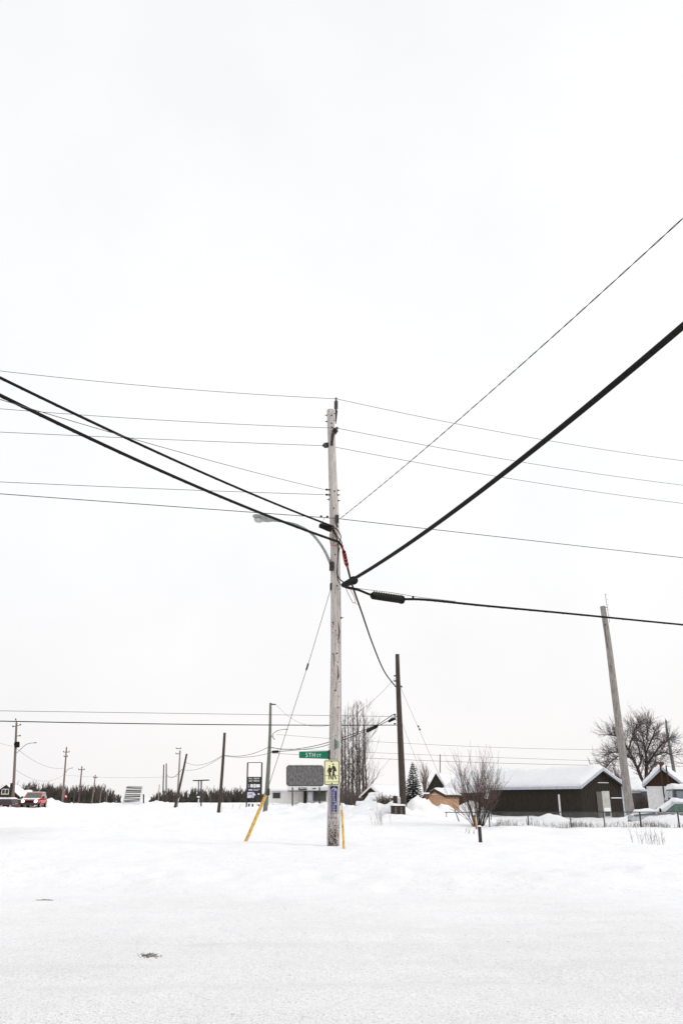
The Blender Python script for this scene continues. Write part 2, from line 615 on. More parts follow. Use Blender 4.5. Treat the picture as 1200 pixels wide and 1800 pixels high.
# ------------------------------------------------------------------ poles
def pole_path(pts, Y, lean=0.0):
    """pts: (px, py, width px) from top to bottom. Returns world path and radii, foot sunk in the snow"""
    path, rad = [], []
    for px, py, w in pts:
        path.append(at(px, py, Y))
        rad.append(w / 2 / ppm(px, py, Y))
    path.reverse()
    rad.reverse()
    b = path[0]
    g = gz(b.x, b.y)
    d = (path[1] - path[0]).normalized()
    if b.z > g - .25:
        k = (b.z - (g - .35)) / max(d.z, .2)
        path.insert(0, b - d * k)
        rad.insert(0, rad[0])
    return path, rad


def simple_pole(pts, Y, m, label, group='utility poles', n=10, cat='utility pole', name='utility_pole'):
    path, rad = pole_path(pts, Y)
    base = Vector((path[0].x, path[0].y, gz(path[0].x, path[0].y)))
    t = thing(name, label, cat, base, group)
    P_ = smoothpath(path, 4) if len(path) > 3 else path
    if len(path) > 3:
        rr = list(np.interp(np.linspace(0, len(rad) - 1, len(P_)), range(len(rad)), rad))
    else:
        rr = rad
    MB().tube(P_, rr, n).build('shaft', m, t, smooth=False)
    return t


PY = 23.0
random.seed(4)
# main pole ---------------------------------------------------------
path, rad = pole_path([(580.8, 721, 12.4), (583.5, 800, 14), (587, 900, 16), (589.5, 1000, 17.2), (590.3, 1100, 18), (590, 1200, 19),
                       (588.6, 1300, 20.5), (587, 1400, 21.6), (585.5, 1491, 23)], PY)
mp_base = Vector((path[0].x, PY, gz(path[0].x, PY)))
main_pole = thing('utility_pole', 'tall pale weathered wooden pole in the foreground carrying the street name sign', 'utility pole', mp_base, 'utility poles')
PP = smoothpath(path, 10)
RR = list(np.interp(np.linspace(0, len(rad) - 1, len(PP)), range(len(rad)), rad))
shaft = MB()
n = 28
rng = random.Random(9)
ph = [rng.uniform(0, 6.28) for _ in range(n)]
shaft.tube(PP, RR, n)
for i, v in enumerate(shaft.v):             # checks and ridges running along the grain
    k = i % n
    c = PP[i // n]
    w = 1 + .035 * math.sin(ph[k] + i // n * .35) + (-.10 if k in (5, 13, 19, 24) else 0)
    shaft.v[i] = c + (v - c) * w
shaft.build('shaft', 'pole', main_pole, smooth=False)


def pole_at(py):
    """centre and radius of the main pole at photo row py"""
    best = min(range(len(PP)), key=lambda i: abs(proj(PP[i])[1] - py))
    return PP[best], RR[best]


def on_pole(px, py, out=0.0):
    """point on the main pole's camera-facing side"""
    c, r = pole_at(py)
    q = at(px, py, PY)
    dx = max(-r, min(r, q.x - c.x))
    return Vector((c.x + dx, c.y - math.sqrt(max(r * r - dx * dx, 0)) - out, q.z))


# splits on the right side
for pts in ([(594.5, 1094), (596, 1112), (594.5, 1132)], [(594, 1172), (594.6, 1190), (594.0, 1194)], [(586.6, 1150), (587, 1172)], [(591.4, 1200), (591.2, 1216)]):
    w = [.006, .022, .008] if len(pts) == 3 else [.006, .006]
    MB().tube([on_pole(a, b, -.003) for a, b in pts], w, 5).build('crack', 'crack', main_pole)
for a, b in ((596.3, 1130), (594.6, 1194)):
    p = on_pole(a, b, .0)
    mb = MB()
    for k in range(6):
        q = p + Vector((rng.uniform(-.03, .015), -.004, rng.uniform(-.06, .06)))
        mb.tube([q, q + Vector((rng.uniform(-.02, .02), -.01, rng.uniform(.03, .08)))], [.007, .002], 4)
    mb.build('split_wood', 'split', main_pole)['kind'] = 'stuff'
# old staples and tacks
mb = MB()
for k in range(460):
    py = 1490 - abs(rng.gauss(0, 1)) * 26 if k < 380 else rng.uniform(1090, 1440)
    if py < 1432 and k < 380:
        py = rng.uniform(1434, 1488)
    c, r = pole_at(py)
    px = 585.5 + rng.uniform(-9, 9) + (0 if k < 380 else 3)
    p = on_pole(px, py, .004)
    s = rng.uniform(.004, .010)
    mb.box(p + Vector((-s, -.004, -s * rng.uniform(.3, 1.6))), p + Vector((s, .012, s * rng.uniform(.3, 1.6))))
st = mb.build('staples', 'post', main_pole)
st['kind'] = 'stuff'
# bolts
for px, py, side in ((576, 730, -1), (576, 741, -1), (582.5, 733, 0), (582.5, 747, 0), (594, 862, 1), (594, 870, 1), (579.5, 878, -1), (595, 880, 1), (588, 866, 0), (587, 896, 0), (589, 977, 0), (592.5, 1032, 0),
                     (596.5, 1086, 1), (585, 1096, 0), (592, 1150, 0), (589, 1215, 0), (583.5, 754, 0)):
    c, r = pole_at(py)
    if side == 0:
        p = on_pole(px, py)
        MB().lathe(p + Vector((0, .01, 0)), (0, -1, 0), [(0, .022), (.03, .022), (.032, .012), (.055, .011)], 6).build('bolt', 'darksteel', main_pole)
    else:
        p = Vector((c.x + side * r * .9, c.y, at(px, py, PY).z))
        MB().lathe(p, (side, 0, 0), [(0, .03), (.035, .03), (.037, .012), (.085, .011)], 6).build('bolt', 'darksteel', main_pole)


def insulator(p, d, L, rmax, parent, base=True):
    """ribbed post insulator from p along d"""
    d = Vector(d).normalized()
    prof = [(0, rmax * .55), (L * .12, rmax * .6)]
    nrib = 5
    for k in range(nrib):
        t0 = L * (.12 + .68 * k / nrib)
        t1 = L * (.12 + .68 * (k + .5) / nrib)
        t2 = L * (.12 + .68 * (k + .95) / nrib)
        prof += [(t0, rmax * .62), (t1, rmax), (t2, rmax * .66)]
    prof += [(L * .82, rmax * .6), (L * .9, rmax * .4), (L, rmax * .35)]
    o = MB().lathe(p, d, prof, 12).build('insulator', 'insul', parent, smooth=False)
    e = Vector(p) + d * L
    side = d.cross(Vector((0, 1, 0))).normalized()
    mb = MB()
    mb.tube([e - side * .05, e + side * .05], .014, 6)
    mb.lathe(e - d * .02, d, [(0, .02), (.05, .028), (.07, .012)], 6)
    mb.build('wire_clamp', 'darksteel', o)
    return e


# top: ridge-pin on a tapered bracket on the right
c, r = pole_at(735)
b0 = at(590, 745, PY)
b1_ = at(591, 722, PY)
mb = MB()
mb.tube([b0, at(590.4, 733, PY), b1_], [.012, .032, .045], 8)
mb.tube([Vector((c.x + r * .7, PY, b0.z + .12)), b0 + Vector((0, 0, .12))], .014, 6)
mb.tube([Vector((c.x + r * .7, PY, b1_.z - .1)), b1_ - Vector((0, 0, .1))], .014, 6)
mb.build('bracket', 'darksteel', main_pole)
e_top = insulator(at(590.4, 721.5, PY), at(590.5, 704.5, PY) - at(590.4, 721.5, PY), .42, .07, main_pole)
# second: leaning post insulator on a bracket on the front right
q0, q1 = on_pole(583, 783, .02), on_pole(585, 768, .10)
mb = MB()
mb.tube([q0, q1], [.035, .055], 8)
mb.box(q0 + Vector((-.04, -.015, -.06)), q0 + Vector((.04, .03, .06)))
mb.build('bracket', 'darksteel', main_pole)
q2 = at(592, 752.5, PY - .25)
e_mid = insulator(q1, q2 - q1, (q2 - q1).length, .10, main_pole)
# third: left side, pointing away to the left
q3 = at(577, 782, PY)
q4 = at(568.5, 783.5, PY - .1)
e_left = insulator(q3, q4 - q3, (q4 - q3).length, .09, main_pole)
# dead-end fittings on the left
for py in (861, 870):
    a, b = at(579.5, py, PY - .05), at(569, py - .6, PY - .2)
    d = (b - a).normalized()
    mb = MB()
    mb.lathe(a, d, [(0, .018), (.04, .03), (.06, .012), (.09, .012), (.095, .034), (.13, .034), (.135, .015), (.15, .03), (.155, .012), (.2, .01)], 8)
    mb.build('dead_end_clamp', 'darksteel', main_pole)
# eye bolt and bracket plate for the neutral on the right
p = at(592.5, 911, PY - .16)
mb = MB()
mb.box(p + Vector((-.05, -.04, -.14)), p + Vector((.05, .06, .10)))
mb.tube([p + Vector((.02, -.03, -.3)), p + Vector((-.04, -.03, -.15))], .025, 6)
mb.build('bracket', 'darksteel', main_pole)
# green number plate wrapped on the pole, dark edge strip
mb = MB()
mb.prism([on_pole(589.5, 1302, .012), on_pole(589.5, 1316, .012), on_pole(595.6, 1315.6, .012), on_pole(595.6, 1303.5, .012)], (0, .006, 0))
tp = mb.build('number_plate', 'tag_green', main_pole)
mb = MB()
mb.prism([on_pole(588.2, 1300, .016), on_pole(588.2, 1318, .016), on_pole(589.3, 1318, .016), on_pole(589.3, 1300, .016)], (0, .012, 0))
mb.build('edge_strip', 'darksteel', tp)
# dark cable guard down the right side behind the signs
mb = MB()
a, b = at(596.4, 1378, PY), at(595.6, 1416, PY)
mb.tube([a, (a + b) / 2, b], .045, 8)
mb.build('cable_guard', 'black', main_pole)

# ------------------------------------------------------------------ signs on the main pole
SY = PY - .225


def c5(x, y):
    return x / 12 + 520, y / 12 + 1300


# street name sign, to the left of the pole
t = thing('street_sign', 'green street name sign reading 5TH ST on the tall pole', 'street sign', at(577, 1327, PY - .05))
TY = PY - .10
MB().flat([(525.6, 1321), (577.6, 1320), (577.6, 1334), (525.6, 1332.6)], TY, .012).build('panel', 'green_sign', t)
mb = MB()
text_mesh(mb, '5TH', (537.4, 1323.4, 553.8, 1331.0), TY - .006, .0055, offset=-.004, space=1.16)
text_mesh(mb, 'ST', (556.4, 1325.6, 564.2, 1331.0), TY - .006, .0055, offset=-.008, space=1.15)
mb.build('lettering', 'white_print', t)
mb = MB()
mb.flat([(576.6, 1318.6), (579.4, 1318.6), (579.4, 1335), (576.6, 1335)], TY - .012, .16)
mb.build('bracket', 'darksteel', t)

# school crosswalk sign
t = thing('crosswalk_sign', 'pale yellow school crossing sign with two black walking figures', 'road sign', at(583, 1380, SY))


def rrect(x0, y0, x1, y1, r, k=5):
    o = []
    for cx_, cy_, a0 in ((x1 - r, y0 + r, -90), (x1 - r, y1 - r, 0), (x0 + r, y1 - r, 90), (x0 + r, y0 + r, 180)):
        for i in range(k):
            a = R(a0 + 90 * i / (k - 1))
            o.append((cx_ + r * math.cos(a), cy_ + r * math.sin(a)))
    return o


MB().flat(rrect(569.2, 1336.2, 596.8, 1380.2, 2.6), SY, .006).build('panel', 'yellow_sign', t)
mb = MB()
o1, o2 = rrect(570.0, 1337.0, 596.0, 1379.4, 2.2), rrect(571.1, 1338.1, 594.9, 1378.3, 1.6)
vs = [at(a, b, SY - .004) for a, b in o1] + [at(a, b, SY - .004) for a, b in o2]
nn = len(o1)
mb.add(vs, [(k, (k + 1) % nn, (k + 1) % nn + nn, k + nn) for k in range(nn)])
mb.build('border', 'black_print', t)


def disc(x, y, rx, ry, k=12):
    return [(x + rx * math.cos(2 * PI * i / k), y + ry * math.sin(2 * PI * i / k)) for i in range(k)]


kid = [[(690, 590), (722, 583), (745, 612), (757, 690), (728, 690), (735, 730), (757, 828), (740, 838), (712, 745), (707, 840), (688, 835), (692, 740), (684, 690), (695, 650), (662, 695), (655, 682), (678, 625)]]
adult = [[(768, 560), (800, 548), (835, 585), (858, 665), (828, 676), (812, 660), (812, 715), (855, 828), (836, 840), (796, 745), (786, 850), (764, 850), (768, 735), (775, 660), (782, 610), (755, 645), (738, 640), (760, 590)]]
mb = MB()
for g_ in kid:
    mb.flat([c5(a, b) for a, b in g_], SY - .004, .0035)
mb.flat([c5(a, b) for a, b in disc(709, 558, 13, 18)], SY - .0045, .004)
mb.build('child_figure', 'black_print', t)
mb = MB()
for g_ in adult:
    mb.flat([c5(a, b) for a, b in g_], SY - .004, .0035)
mb.flat([c5(a, b) for a, b in disc(784, 520, 15, 20)], SY - .0045, .004)
mb.build('adult_figure', 'black_print', t)
for (xa, xb, y) in ((620, 690, 762), (756, 766, 762), (830, 892, 762), (625, 892, 892)):
    (x0, y0), (x1, y1) = c5(xa, y - 4), c5(xb, y + 4)
    MB().flat([(x0, y0), (x1, y0), (x1, y1), (x0, y1)], SY - .004, .0035).build('crossing_line', 'black_print', t)
for x, y in ((752, 462), (757, 926)):
    X_, Y_ = c5(x, y)
    MB().lathe(at(X_, Y_, SY), (0, -1, 0), [(-.02, .008), (.0, .018), (.012, .018), (.02, .009)], 8).build('bolt', 'darksteel', t)

# museum sign
t = thing('museum_sign', 'narrow navy blue sign with upward arrow reading Museum and Musée downwards', 'sign', at(587, 1430, SY))
MB().flat([c5(718, 985), c5(884, 985), c5(884, 1556), c5(728, 1556)], SY + .01, .008).build('panel', 'blue_sign', t)
mb = MB()
outl = [c5(742, 1544), c5(742, 1056), c5(806, 1010), c5(874, 1056), c5(874, 1544)]
inn = [c5(751, 1535), c5(751, 1062), c5(806, 1022), c5(865, 1062), c5(865, 1535)]
mb.add([at(a, b, SY + .0065) for a, b in outl] + [at(a, b, SY + .0065) for a, b in inn], [(k, (k + 1) % 5, (k + 1) % 5 + 5, k + 5) for k in range(5)])
mb.build('arrow_outline', 'lilac_print', t)
mb = MB()
text_mesh(mb, 'Museum', (*c5(776, 1044), *c5(850, 1290)), SY + .004, .005, rot=90, offset=-.006, space=1.22)
text_mesh(mb, 'Musée', (*c5(776, 1336), *c5(858, 1528)), SY + .004, .005, rot=90, offset=-.006, space=1.22)
(x0, y0), (x1, y1) = c5(776, 1302), c5(850, 1310)
mb.flat([(x0, y0), (x1, y0), (x1, y1), (x0, y1)], SY + .004, .005)
mb.build('lettering', 'lilac_print', t)


# ------------------------------------------------------------------ street lamp on the main pole
t = thing('street_lamp', 'grey cobra head street lamp on a curved arm from the tall pole', 'street lamp', at(583, 995, PY))
arm = smoothpath([at(583.5, 998, PY), at(577, 982, PY - .06), at(568, 964, PY - .12), at(555, 946, PY - .2), at(540, 932, PY - .28), at(520, 922, PY - .36), at(500, 917.5, PY - .42), at(481, 915.5, PY - .48)], 6)
MB().tube(arm, list(np.linspace(.046, .028, len(arm))), 10).build('arm', 'steel', t, smooth=True)
mb = MB()
p = at(584, 996, PY - .12)
mb.box(p + Vector((-.09, -.06, -.12)), p + Vector((.05, .06, .12)))
mb.box(p + Vector((-.04, -.08, -.14)), p + Vector((.03, -.061, .14)))
mb.build('bracket', 'darksteel', t)
hd = [(484, 914.6, .04, .04), (478, 914.3, .085, .07), (470, 913.8, .15, .10), (460, 912, .19, .11), (452, 910, .185, .10), (447, 908.5, .13, .07), (444.2, 907.6, .05, .03)]
mb = MB()
rings = []
for px, py, w, h in hd:
    c = at(px, py, PY - .5)
    rings.append([c + Vector((0, w * math.cos(2 * PI * k / 12), h * math.sin(2 * PI * k / 12) * (1 if math.sin(2 * PI * k / 12) > 0 else .6))) for k in range(12)])
vs = [q for g_ in rings for q in g_]
fs = [(i * 12 + k, i * 12 + (k + 1) % 12, (i + 1) * 12 + (k + 1) % 12, (i + 1) * 12 + k) for i in range(len(rings) - 1) for k in range(12)]
fs += [tuple(range(12)), tuple((len(rings) - 1) * 12 + k for k in range(12))]
mb.add(vs, fs).build('lamp_head', 'steel', t, smooth=True)
mb = MB()
for px, w, dz in ((462, .12, -.07), (455, .13, -.10), (448.5, .08, -.05)):
    pass
c = at(455, 911, PY - .5)
mb.lathe(c + Vector((0, 0, -.04)), (0, 0, -1), [(0, .15), (.04, .14), (.075, .10), (.09, .03)], 14)
mb.build('lens', 'lens', t, smooth=True)


# ------------------------------------------------------------------ wires
def wire_pts(A, B, mid=None, sag=0.0, t0=0.0, t1=1.0, n=40):
    A, B = Vector(A), Vector(B)

    def P_(t, s):
        return A + (B - A) * t - Vector((0, 0, 4 * s * t * (1 - t)))
    if mid is not None:
        def err(s):
            lo, hi = 0.0, 1.0
            x0 = proj(P_(0, s))[0]
            x1 = proj(P_(1, s))[0]
            for _ in range(40):
                m_ = (lo + hi) / 2
                if (proj(P_(m_, s))[0] - mid[0]) * (x1 - x0) < 0:
                    lo = m_
                else:
                    hi = m_
            return proj(P_(lo, s))[1] - mid[1]
        a, b = -1.5, 8.0
        for _ in range(50):
            m_ = (a + b) / 2
            if err(m_) < 0:
                a = m_
            else:
                b = m_
        sag = max((a + b) / 2, 0.0)
    return [P_(t0 + (t1 - t0) * i / n, sag) for i in range(n + 1)]


def wire(name, label, A, B, r, mid=None, sag=0., t0=0., t1=1., m='wire', group='overhead wires', n=40, sides=5, cat='overhead wire', wob=0.0):
    pts = wire_pts(A, B, mid, sag, t0, t1, n)
    if wob:
        rg = random.Random(len(label))
        pts = [p + Vector((0, 0, rg.uniform(-wob, wob))) for p in pts]
    o = MB().tube(pts, r, sides).build(name, m, origin=pts[0], smooth=True)
    return tag(o, label, cat, group)


# conductors on the pole top: left span then right span, one wire each
def through(label, attach, L, Rr, r, ml, mr_):
    pl = wire_pts(attach, L, mid=ml, t1=1.35)
    pr = wire_pts(attach, Rr, mid=mr_, t1=1.35)
    pl.reverse()
    o = MB().tube(pl + pr[1:], r, 5).build('power_line', 'wire', origin=attach, smooth=True)
    tag(o, label, 'overhead wire', 'overhead wires')


through('thin power line over the very top insulator of the tall pole', e_top, at(0, 652, 20.2), at(1200, 810, 28), .0085, (300, 682), (900, 763.5))
through('thin power line held by the leaning second insulator of the tall pole', e_mid, at(0, 718.5, 20.2), at(1200, 853, 28), .0085, (300, 739.5), (900, 809.5))
a = e_left
pl = wire_pts(a, at(0, 759.5, 20.2), mid=(300, 773), t1=1.35)
pl.reverse()
pr = wire_pts(at(592, 786.5, PY + .2), at(1200, 885, 28), mid=(900, 842), t1=1.35)
o = MB().tube(pl + [at(583, 784.5, PY + .22)] + pr, .0085, 5).build('power_line', 'wire', origin=a, smooth=True)
tag(o, 'thin power line tied to the left insulator below the pole top', 'overhead wire', 'overhead wires')
wire('power_line', 'thin wire dead-ended at the upper of two left clamps, crossing the cables', at(569, 860.4, PY - .2), at(0, 702, 12.5), .0075, mid=(285, 786), t1=1.3)
wire('power_line', 'thin wire dead-ended at the lower of two left clamps', at(569, 869.4, PY - .2), at(0, 847, 20.4), .0085, mid=(300, 860), t1=1.35)
pl = wire_pts(at(592, 911.5, PY - .2), at(0, 868, 20.4), mid=(300, 889), t1=1.35)
pl.reverse()
pr = wire_pts(at(592, 911.5, PY - .2), at(1200, 980.5, 28), mid=(900, 945), t1=1.35)
o = MB().tube(pl + pr[1:], .012, 5).build('neutral_wire', 'wire', origin=pr[0], smooth=True)
for px, py in ((564, 907.6), (575, 908.2)):
    p = at(px, py, PY - .25)
    MB().lathe(p - Vector((.03, 0, 0)), (1, 0, 0), [(0, .014), (.02, .034), (.05, .034), (.07, .014)], 6).build('wire_clamp', 'darksteel', o)
tag(o, 'neutral wire crossing the tall pole just above the street lamp', 'overhead wire', 'overhead wires')
# twisted drop to the upper right
pts = wire_pts(at(597, 912, PY - .15), at(1200, 383, 9.2), mid=(900, 655), t1=1.4, n=150)
A_, B_ = [], []
for i, p in enumerate(pts):
    a = i * 1.15
    off = Vector((.008 * math.cos(a), 0, .008 * math.sin(a)))
    A_.append(p + off)
    B_.append(p - off)
o = MB().tube(A_, .0052, 4).build('twisted_wire', 'cable', origin=pts[0], smooth=True)
tag(o, 'thin twisted service wire rising steeply to the upper right corner', 'overhead wire', 'overhead wires')
MB().tube(B_, .0052, 4).build('strand', 'cable', o, smooth=True)


def cable(name, label, pts, r, rr=None, lumps=(), m='cable', strand=True):
    o = MB().tube(pts, r, 8).build(name, m, origin=pts[0], smooth=True)
    tag(o, label, 'telephone cable', 'overhead telephone cables')
    if strand:
        rg = random.Random(3)
        n_ = len(pts)
        dense = smoothpath(pts, 6)
        hel = []
        for i, p in enumerate(dense):
            a = i * .75
            hel.append(p + Vector((0, math.sin(a) * r * 1.05, math.cos(a) * r * 1.05)))
        MB().tube(hel, r * .16, 4).build('lashing_wire', 'cable', o)
        MB().tube([p + Vector((0, 0, r * 1.15)) for p in pts], r * .26, 5).build('support_strand', 'cable', o)
    return o


# two heavy cables to the upper left
up = wire_pts(at(586, 926, PY - .25), at(0, 664, 13.0), mid=(280, 797), t1=1.5, n=60)
o = cable('telephone_cable', 'upper of two heavy black cables descending from the left to the tall pole', up, .026)
a, b = at(561, 923, PY - .45), at(583, 931.5, PY - .28)
MB().lathe(a, b - a, [(0, .03), (.02, .075), (.32, .085), ((b - a).length - .02, .08), ((b - a).length, .04)], 12).build('splice_case', 'black', o)
lo_ = wire_pts(at(597, 953.5, PY - .28), at(0, 695, 13.0), mid=(285, 829), t1=1.5, n=60)
cable('telephone_cable', 'lower of two heavy black cables descending from the left past the lamp', lo_, .032)
# the heavy cable to the right, over the road
rt = wire_pts(at(602, 1029, PY - .25), at(1200, 573, 8.6), mid=(880, 836), t1=1.6, n=70)
o = cable('telephone_cable', 'thickest black cable sweeping up from the tall pole to the right edge', rt, .043)
a, b = rt[0], at(622, 1020, PY - 1.0)
L_ = (b - a).length
MB().lathe(a, b - a, [(0, .03), (.06, .075), (L_ * .5, .095), (L_ - .06, .11), (L_ - .04, .125), (L_ + .02, .12), (L_ + .03, .05)], 12).build('splice_case', 'black', o)
# the cable with the big splice case, level to the right
pts = smoothpath([at(601, 1029.5, PY - .2), at(613, 1034, PY - .05), at(630, 1037.5, PY + .2), at(655, 1047, PY + .4), at(680, 1050.5, PY + .8), at(708, 1053.4, PY + 1.2), at(750, 1054.8, PY + 2), at(850, 1065, PY + 3.7),
                  at(1000, 1079, PY + 6.4), at(1200, 1098.5, PY + 10), at(1330, 1110, PY + 13)], 8)
o = cable('telephone_cable', 'black cable with a big splice case running level to the right', pts, .032)
a, b = at(653, 1046.6, PY + .4), at(707, 1054.4, PY + 1.2)
L_ = (b - a).length
spl = MB().lathe(a, b - a, [(0, .02), (.005, .085), (.05, .10), (.055, .115), (L_ * .48, .12), (L_ * .5, .112), (L_ * .52, .12), (L_ - .06, .12), (L_ - .055, .135), (L_ - .005, .13), (L_, .03)], 14).build('splice_case', 'black', o)
mb = MB()
for k in range(12):
    p = a + (b - a) * (.08 + .078 * k)
    mb.box(p + Vector((-.03, -.14, -.02)), p + Vector((.025, -.105, .10)))
    mb.box(p + Vector((-.02, -.05, .10)), p + Vector((.02, .02, .135)))
mb.build('clasp', 'darksteel', spl)
MB().tube(smoothpath([at(602, 1029, PY - .2), at(635, 1035.2, PY + .2), at(690, 1042, PY + .9), at(735, 1049.6, PY + 1.7), at(800, 1057, PY + 2.9)], 6), .008, 4).build('support_strand', 'cable', o)
for px, py in ((725.5, 1050.6),):
    p = at(px, py, PY + 1.6)
    MB().box(p + Vector((-.03, -.03, -.07)), p + Vector((.03, .03, .05))).build('cable_hanger', 'black', o)
# cable down to the dark pole behind
BY = 45.0
pts = smoothpath([at(596, 953, PY - .2), at(601, 962, PY - .1), at(605, 973, PY), at(610, 995, PY + .8), at(620, 1032, PY + 3.5), at(636, 1078, PY + 8), at(655, 1133, PY + 14), at(675, 1180, PY + 18.5), at(695, 1207, BY - .2)], 8)
o = cable('telephone_cable', 'black cable with red wrap sloping down to the dark pole behind', pts, .033, strand=False)
i0 = [i for i, p in enumerate(pts) if 968 < proj(p)[1] < 998]
MB().tube([pts[i] for i in i0], .052, 8).build('red_wrap', 'red', o)
for k in range(0, len(i0) - 1, 2):
    p = pts[i0[k]]
    MB().tube([p, p + (pts[i0[k] + 1] - p) * 1.2], .058, 8).build('black_tape', 'cable', o)

# slack loops at the splice
t = thing('slack_cables', 'black and red slack wires looping down the tall pole between splices', 'cable loops', at(594, 990, PY - .2))
Yl = PY - .24
loops = [
    ([(584, 930), (588, 928), (594, 933), (598.5, 942), (598, 949), (596, 953)], .016, 'cable'),
    ([(586, 930), (590, 938), (594, 945), (598, 949), (600.5, 954), (602, 964)], .014, 'cable'),
    ([(585, 931), (589, 940), (593, 950), (594.5, 960), (593.5, 985), (592.5, 1005), (593, 1011), (597, 1018), (603, 1023), (608, 1025)], .017, 'cable'),
    ([(598, 963), (595, 968), (593.8, 980), (593, 1005), (593.5, 1018), (597, 1026), (601, 1030)], .012, 'cable'),
    ([(584.5, 932), (585.8, 940), (586, 950), (585.8, 956)], .010, 'cable'),
]
for pts, r, m_ in loops:
    MB().tube(smoothpath([at(a, b, Yl) for a, b in pts], 6), r, 6).build('black_loop', m_, t, smooth=True)
reds = [
    ([(566.5, 920), (574, 924), (580, 928), (580.8, 935), (579, 942), (580, 950), (581, 957)], .011),
    ([(581, 957), (584, 958.5), (589, 959.5), (592.5, 957), (594, 953)], .010),
    ([(600.5, 956), (602.6, 961), (601.8, 966)], .016),
    ([(601, 968), (602.5, 980), (605, 990), (608.5, 997)], .008),
    ([(615, 1035), (619, 1042), (623.5, 1052), (624.5, 1057), (622.5, 1060)], .009),
    ([(622.5, 1059), (626, 1061), (629, 1063)], .006),
]
for pts, r in reds:
    MB().tube(smoothpath([at(a, b, Yl - .02) for a, b in pts], 6), r, 6).build('red_loop', 'red', t, smooth=True)
MB().tube(smoothpath([at(a, b, Yl) for a, b in ((607, 1032), (611, 1042), (616, 1052), (620, 1059), (623, 1060))], 6), .008, 6).build('black_loop', 'cable', t)
MB().tube(smoothpath([at(a, b, Yl) for a, b in ((566, 919), (568, 914), (572, 910), (575, 908.5))], 5), .006, 5).build('bonding_wire', 'wire', t)

# guys with yellow guards
GY = 25.2
ga = at(433.5, 1476, GY)
ga = Vector((ga.x, ga.y, gz(ga.x, ga.y)))
gtop = at(467, 1398, GY - .15)
pt = at(581.5, 1034, PY - .05)
t = thing('guy_wire', 'guy wire sloping left from the tall pole into a leaning yellow guard', 'guy wire', ga, 'guy wires of the tall pole')
MB().tube([gtop, at(541, 1170, (PY + GY) / 2 - .1), pt], .0085, 5).build('wire', 'wire', t)
p = at(540, 1172, (PY + GY) / 2 - .1)
d = (pt - gtop).normalized()
MB().lathe(p - d * .12, d, [(0, .012), (.03, .028), (.2, .028), (.24, .012)], 6).build('strain_insulator', 'darksteel', t)
mb = MB()
foot = at(432.5, 1478, GY + .05)
mb.tube([foot - (gtop - foot).normalized() * .25, foot, (foot + gtop) / 2, gtop], [.05, .05, .048, .046], 10)
g_ = mb.build('guard', 'yellow', t)
MB().lathe(pt - Vector((.0, 0, .06)), (0, 0, 1), [(0, .02), (.02, .035), (.2, .035), (.22, .02)], 6).build('pole_plate', 'darksteel', t)

fa = at(604.2, 1493, PY - 1.1)
fb = at(600.6, 1424, PY - .8)
ft = at(597.6, 1040, PY - .15)
t = thing('guy_wire', 'steep guy wire in an upright yellow guard at the foot of the tall pole', 'guy wire', Vector((fa.x, fa.y, gz(fa.x, fa.y))), 'guy wires of the tall pole')
d = (fb - fa).normalized()
MB().tube([fa - d * .3, fa, fb], .031, 10).build('guard', 'yellow', t)
MB().tube([fb, at(600.4, 1408, PY - .75), ft], .0075, 5).build('wire', 'wire', t)


# ------------------------------------------------------------------ vegetation helpers
def grow(trunk, crown, p, d, L, r, lev, maxlev, rg, spread=.6, nch=4, up=.25, seg=4, first=.35, shrink=.62, rmin=.008, tl=1):
    pts, rad = [Vector(p)], [r]
    d = Vector(d).normalized()
    rend = max(r * (.55 if lev else .6), rmin)
    for k in range(seg):
        d = (d + Vector((rg.uniform(-1, 1), rg.uniform(-1, 1), rg.uniform(-1, 1))) * .13 + Vector((0, 0, up * .12))).normalized()
        pts.append(pts[-1] + d * L / seg)
        rad.append(r + (rend - r) * (k + 1) / seg)
    (trunk if lev < tl else crown).tube(pts, rad, 7 if lev == 0 else (5 if lev < 3 else 3), cap=False)
    if lev >= maxlev:
        return
    c = nch if not hasattr(nch, '__len__') else nch[min(lev, len(nch) - 1)]
    for k in range(c):
        t = first + (1 - first) * (k + rg.random() * .8) / c if k < c - 1 else 1.0
        i = min(int(t * seg), seg - 1)
        q = pts[i].lerp(pts[i + 1], t * seg - i) if t < 1 else pts[-1]
        ax = Vector((rg.uniform(-1, 1), rg.uniform(-1, 1), rg.uniform(-1, 1)))
        nd = (d + (ax - d * ax.dot(d)).normalized() * spread * rg.uniform(.6, 1.3) + Vector((0, 0, up))).normalized()
        grow(trunk, crown, q, nd, L * shrink * rg.uniform(.75, 1.15), max(rad[i] * .62, rmin), lev + 1, maxlev, rg, spread, nch, up, max(seg - 1, 2), first, shrink, rmin, tl)


def tree_thing(label, base, group, trunk, crown, mt, mc, name='bare_tree', cat='tree'):
    t = thing(name, label, cat, base, group)
    trunk.build('trunk', mt, t)
    crown.build('crown', mc, t)
    return t


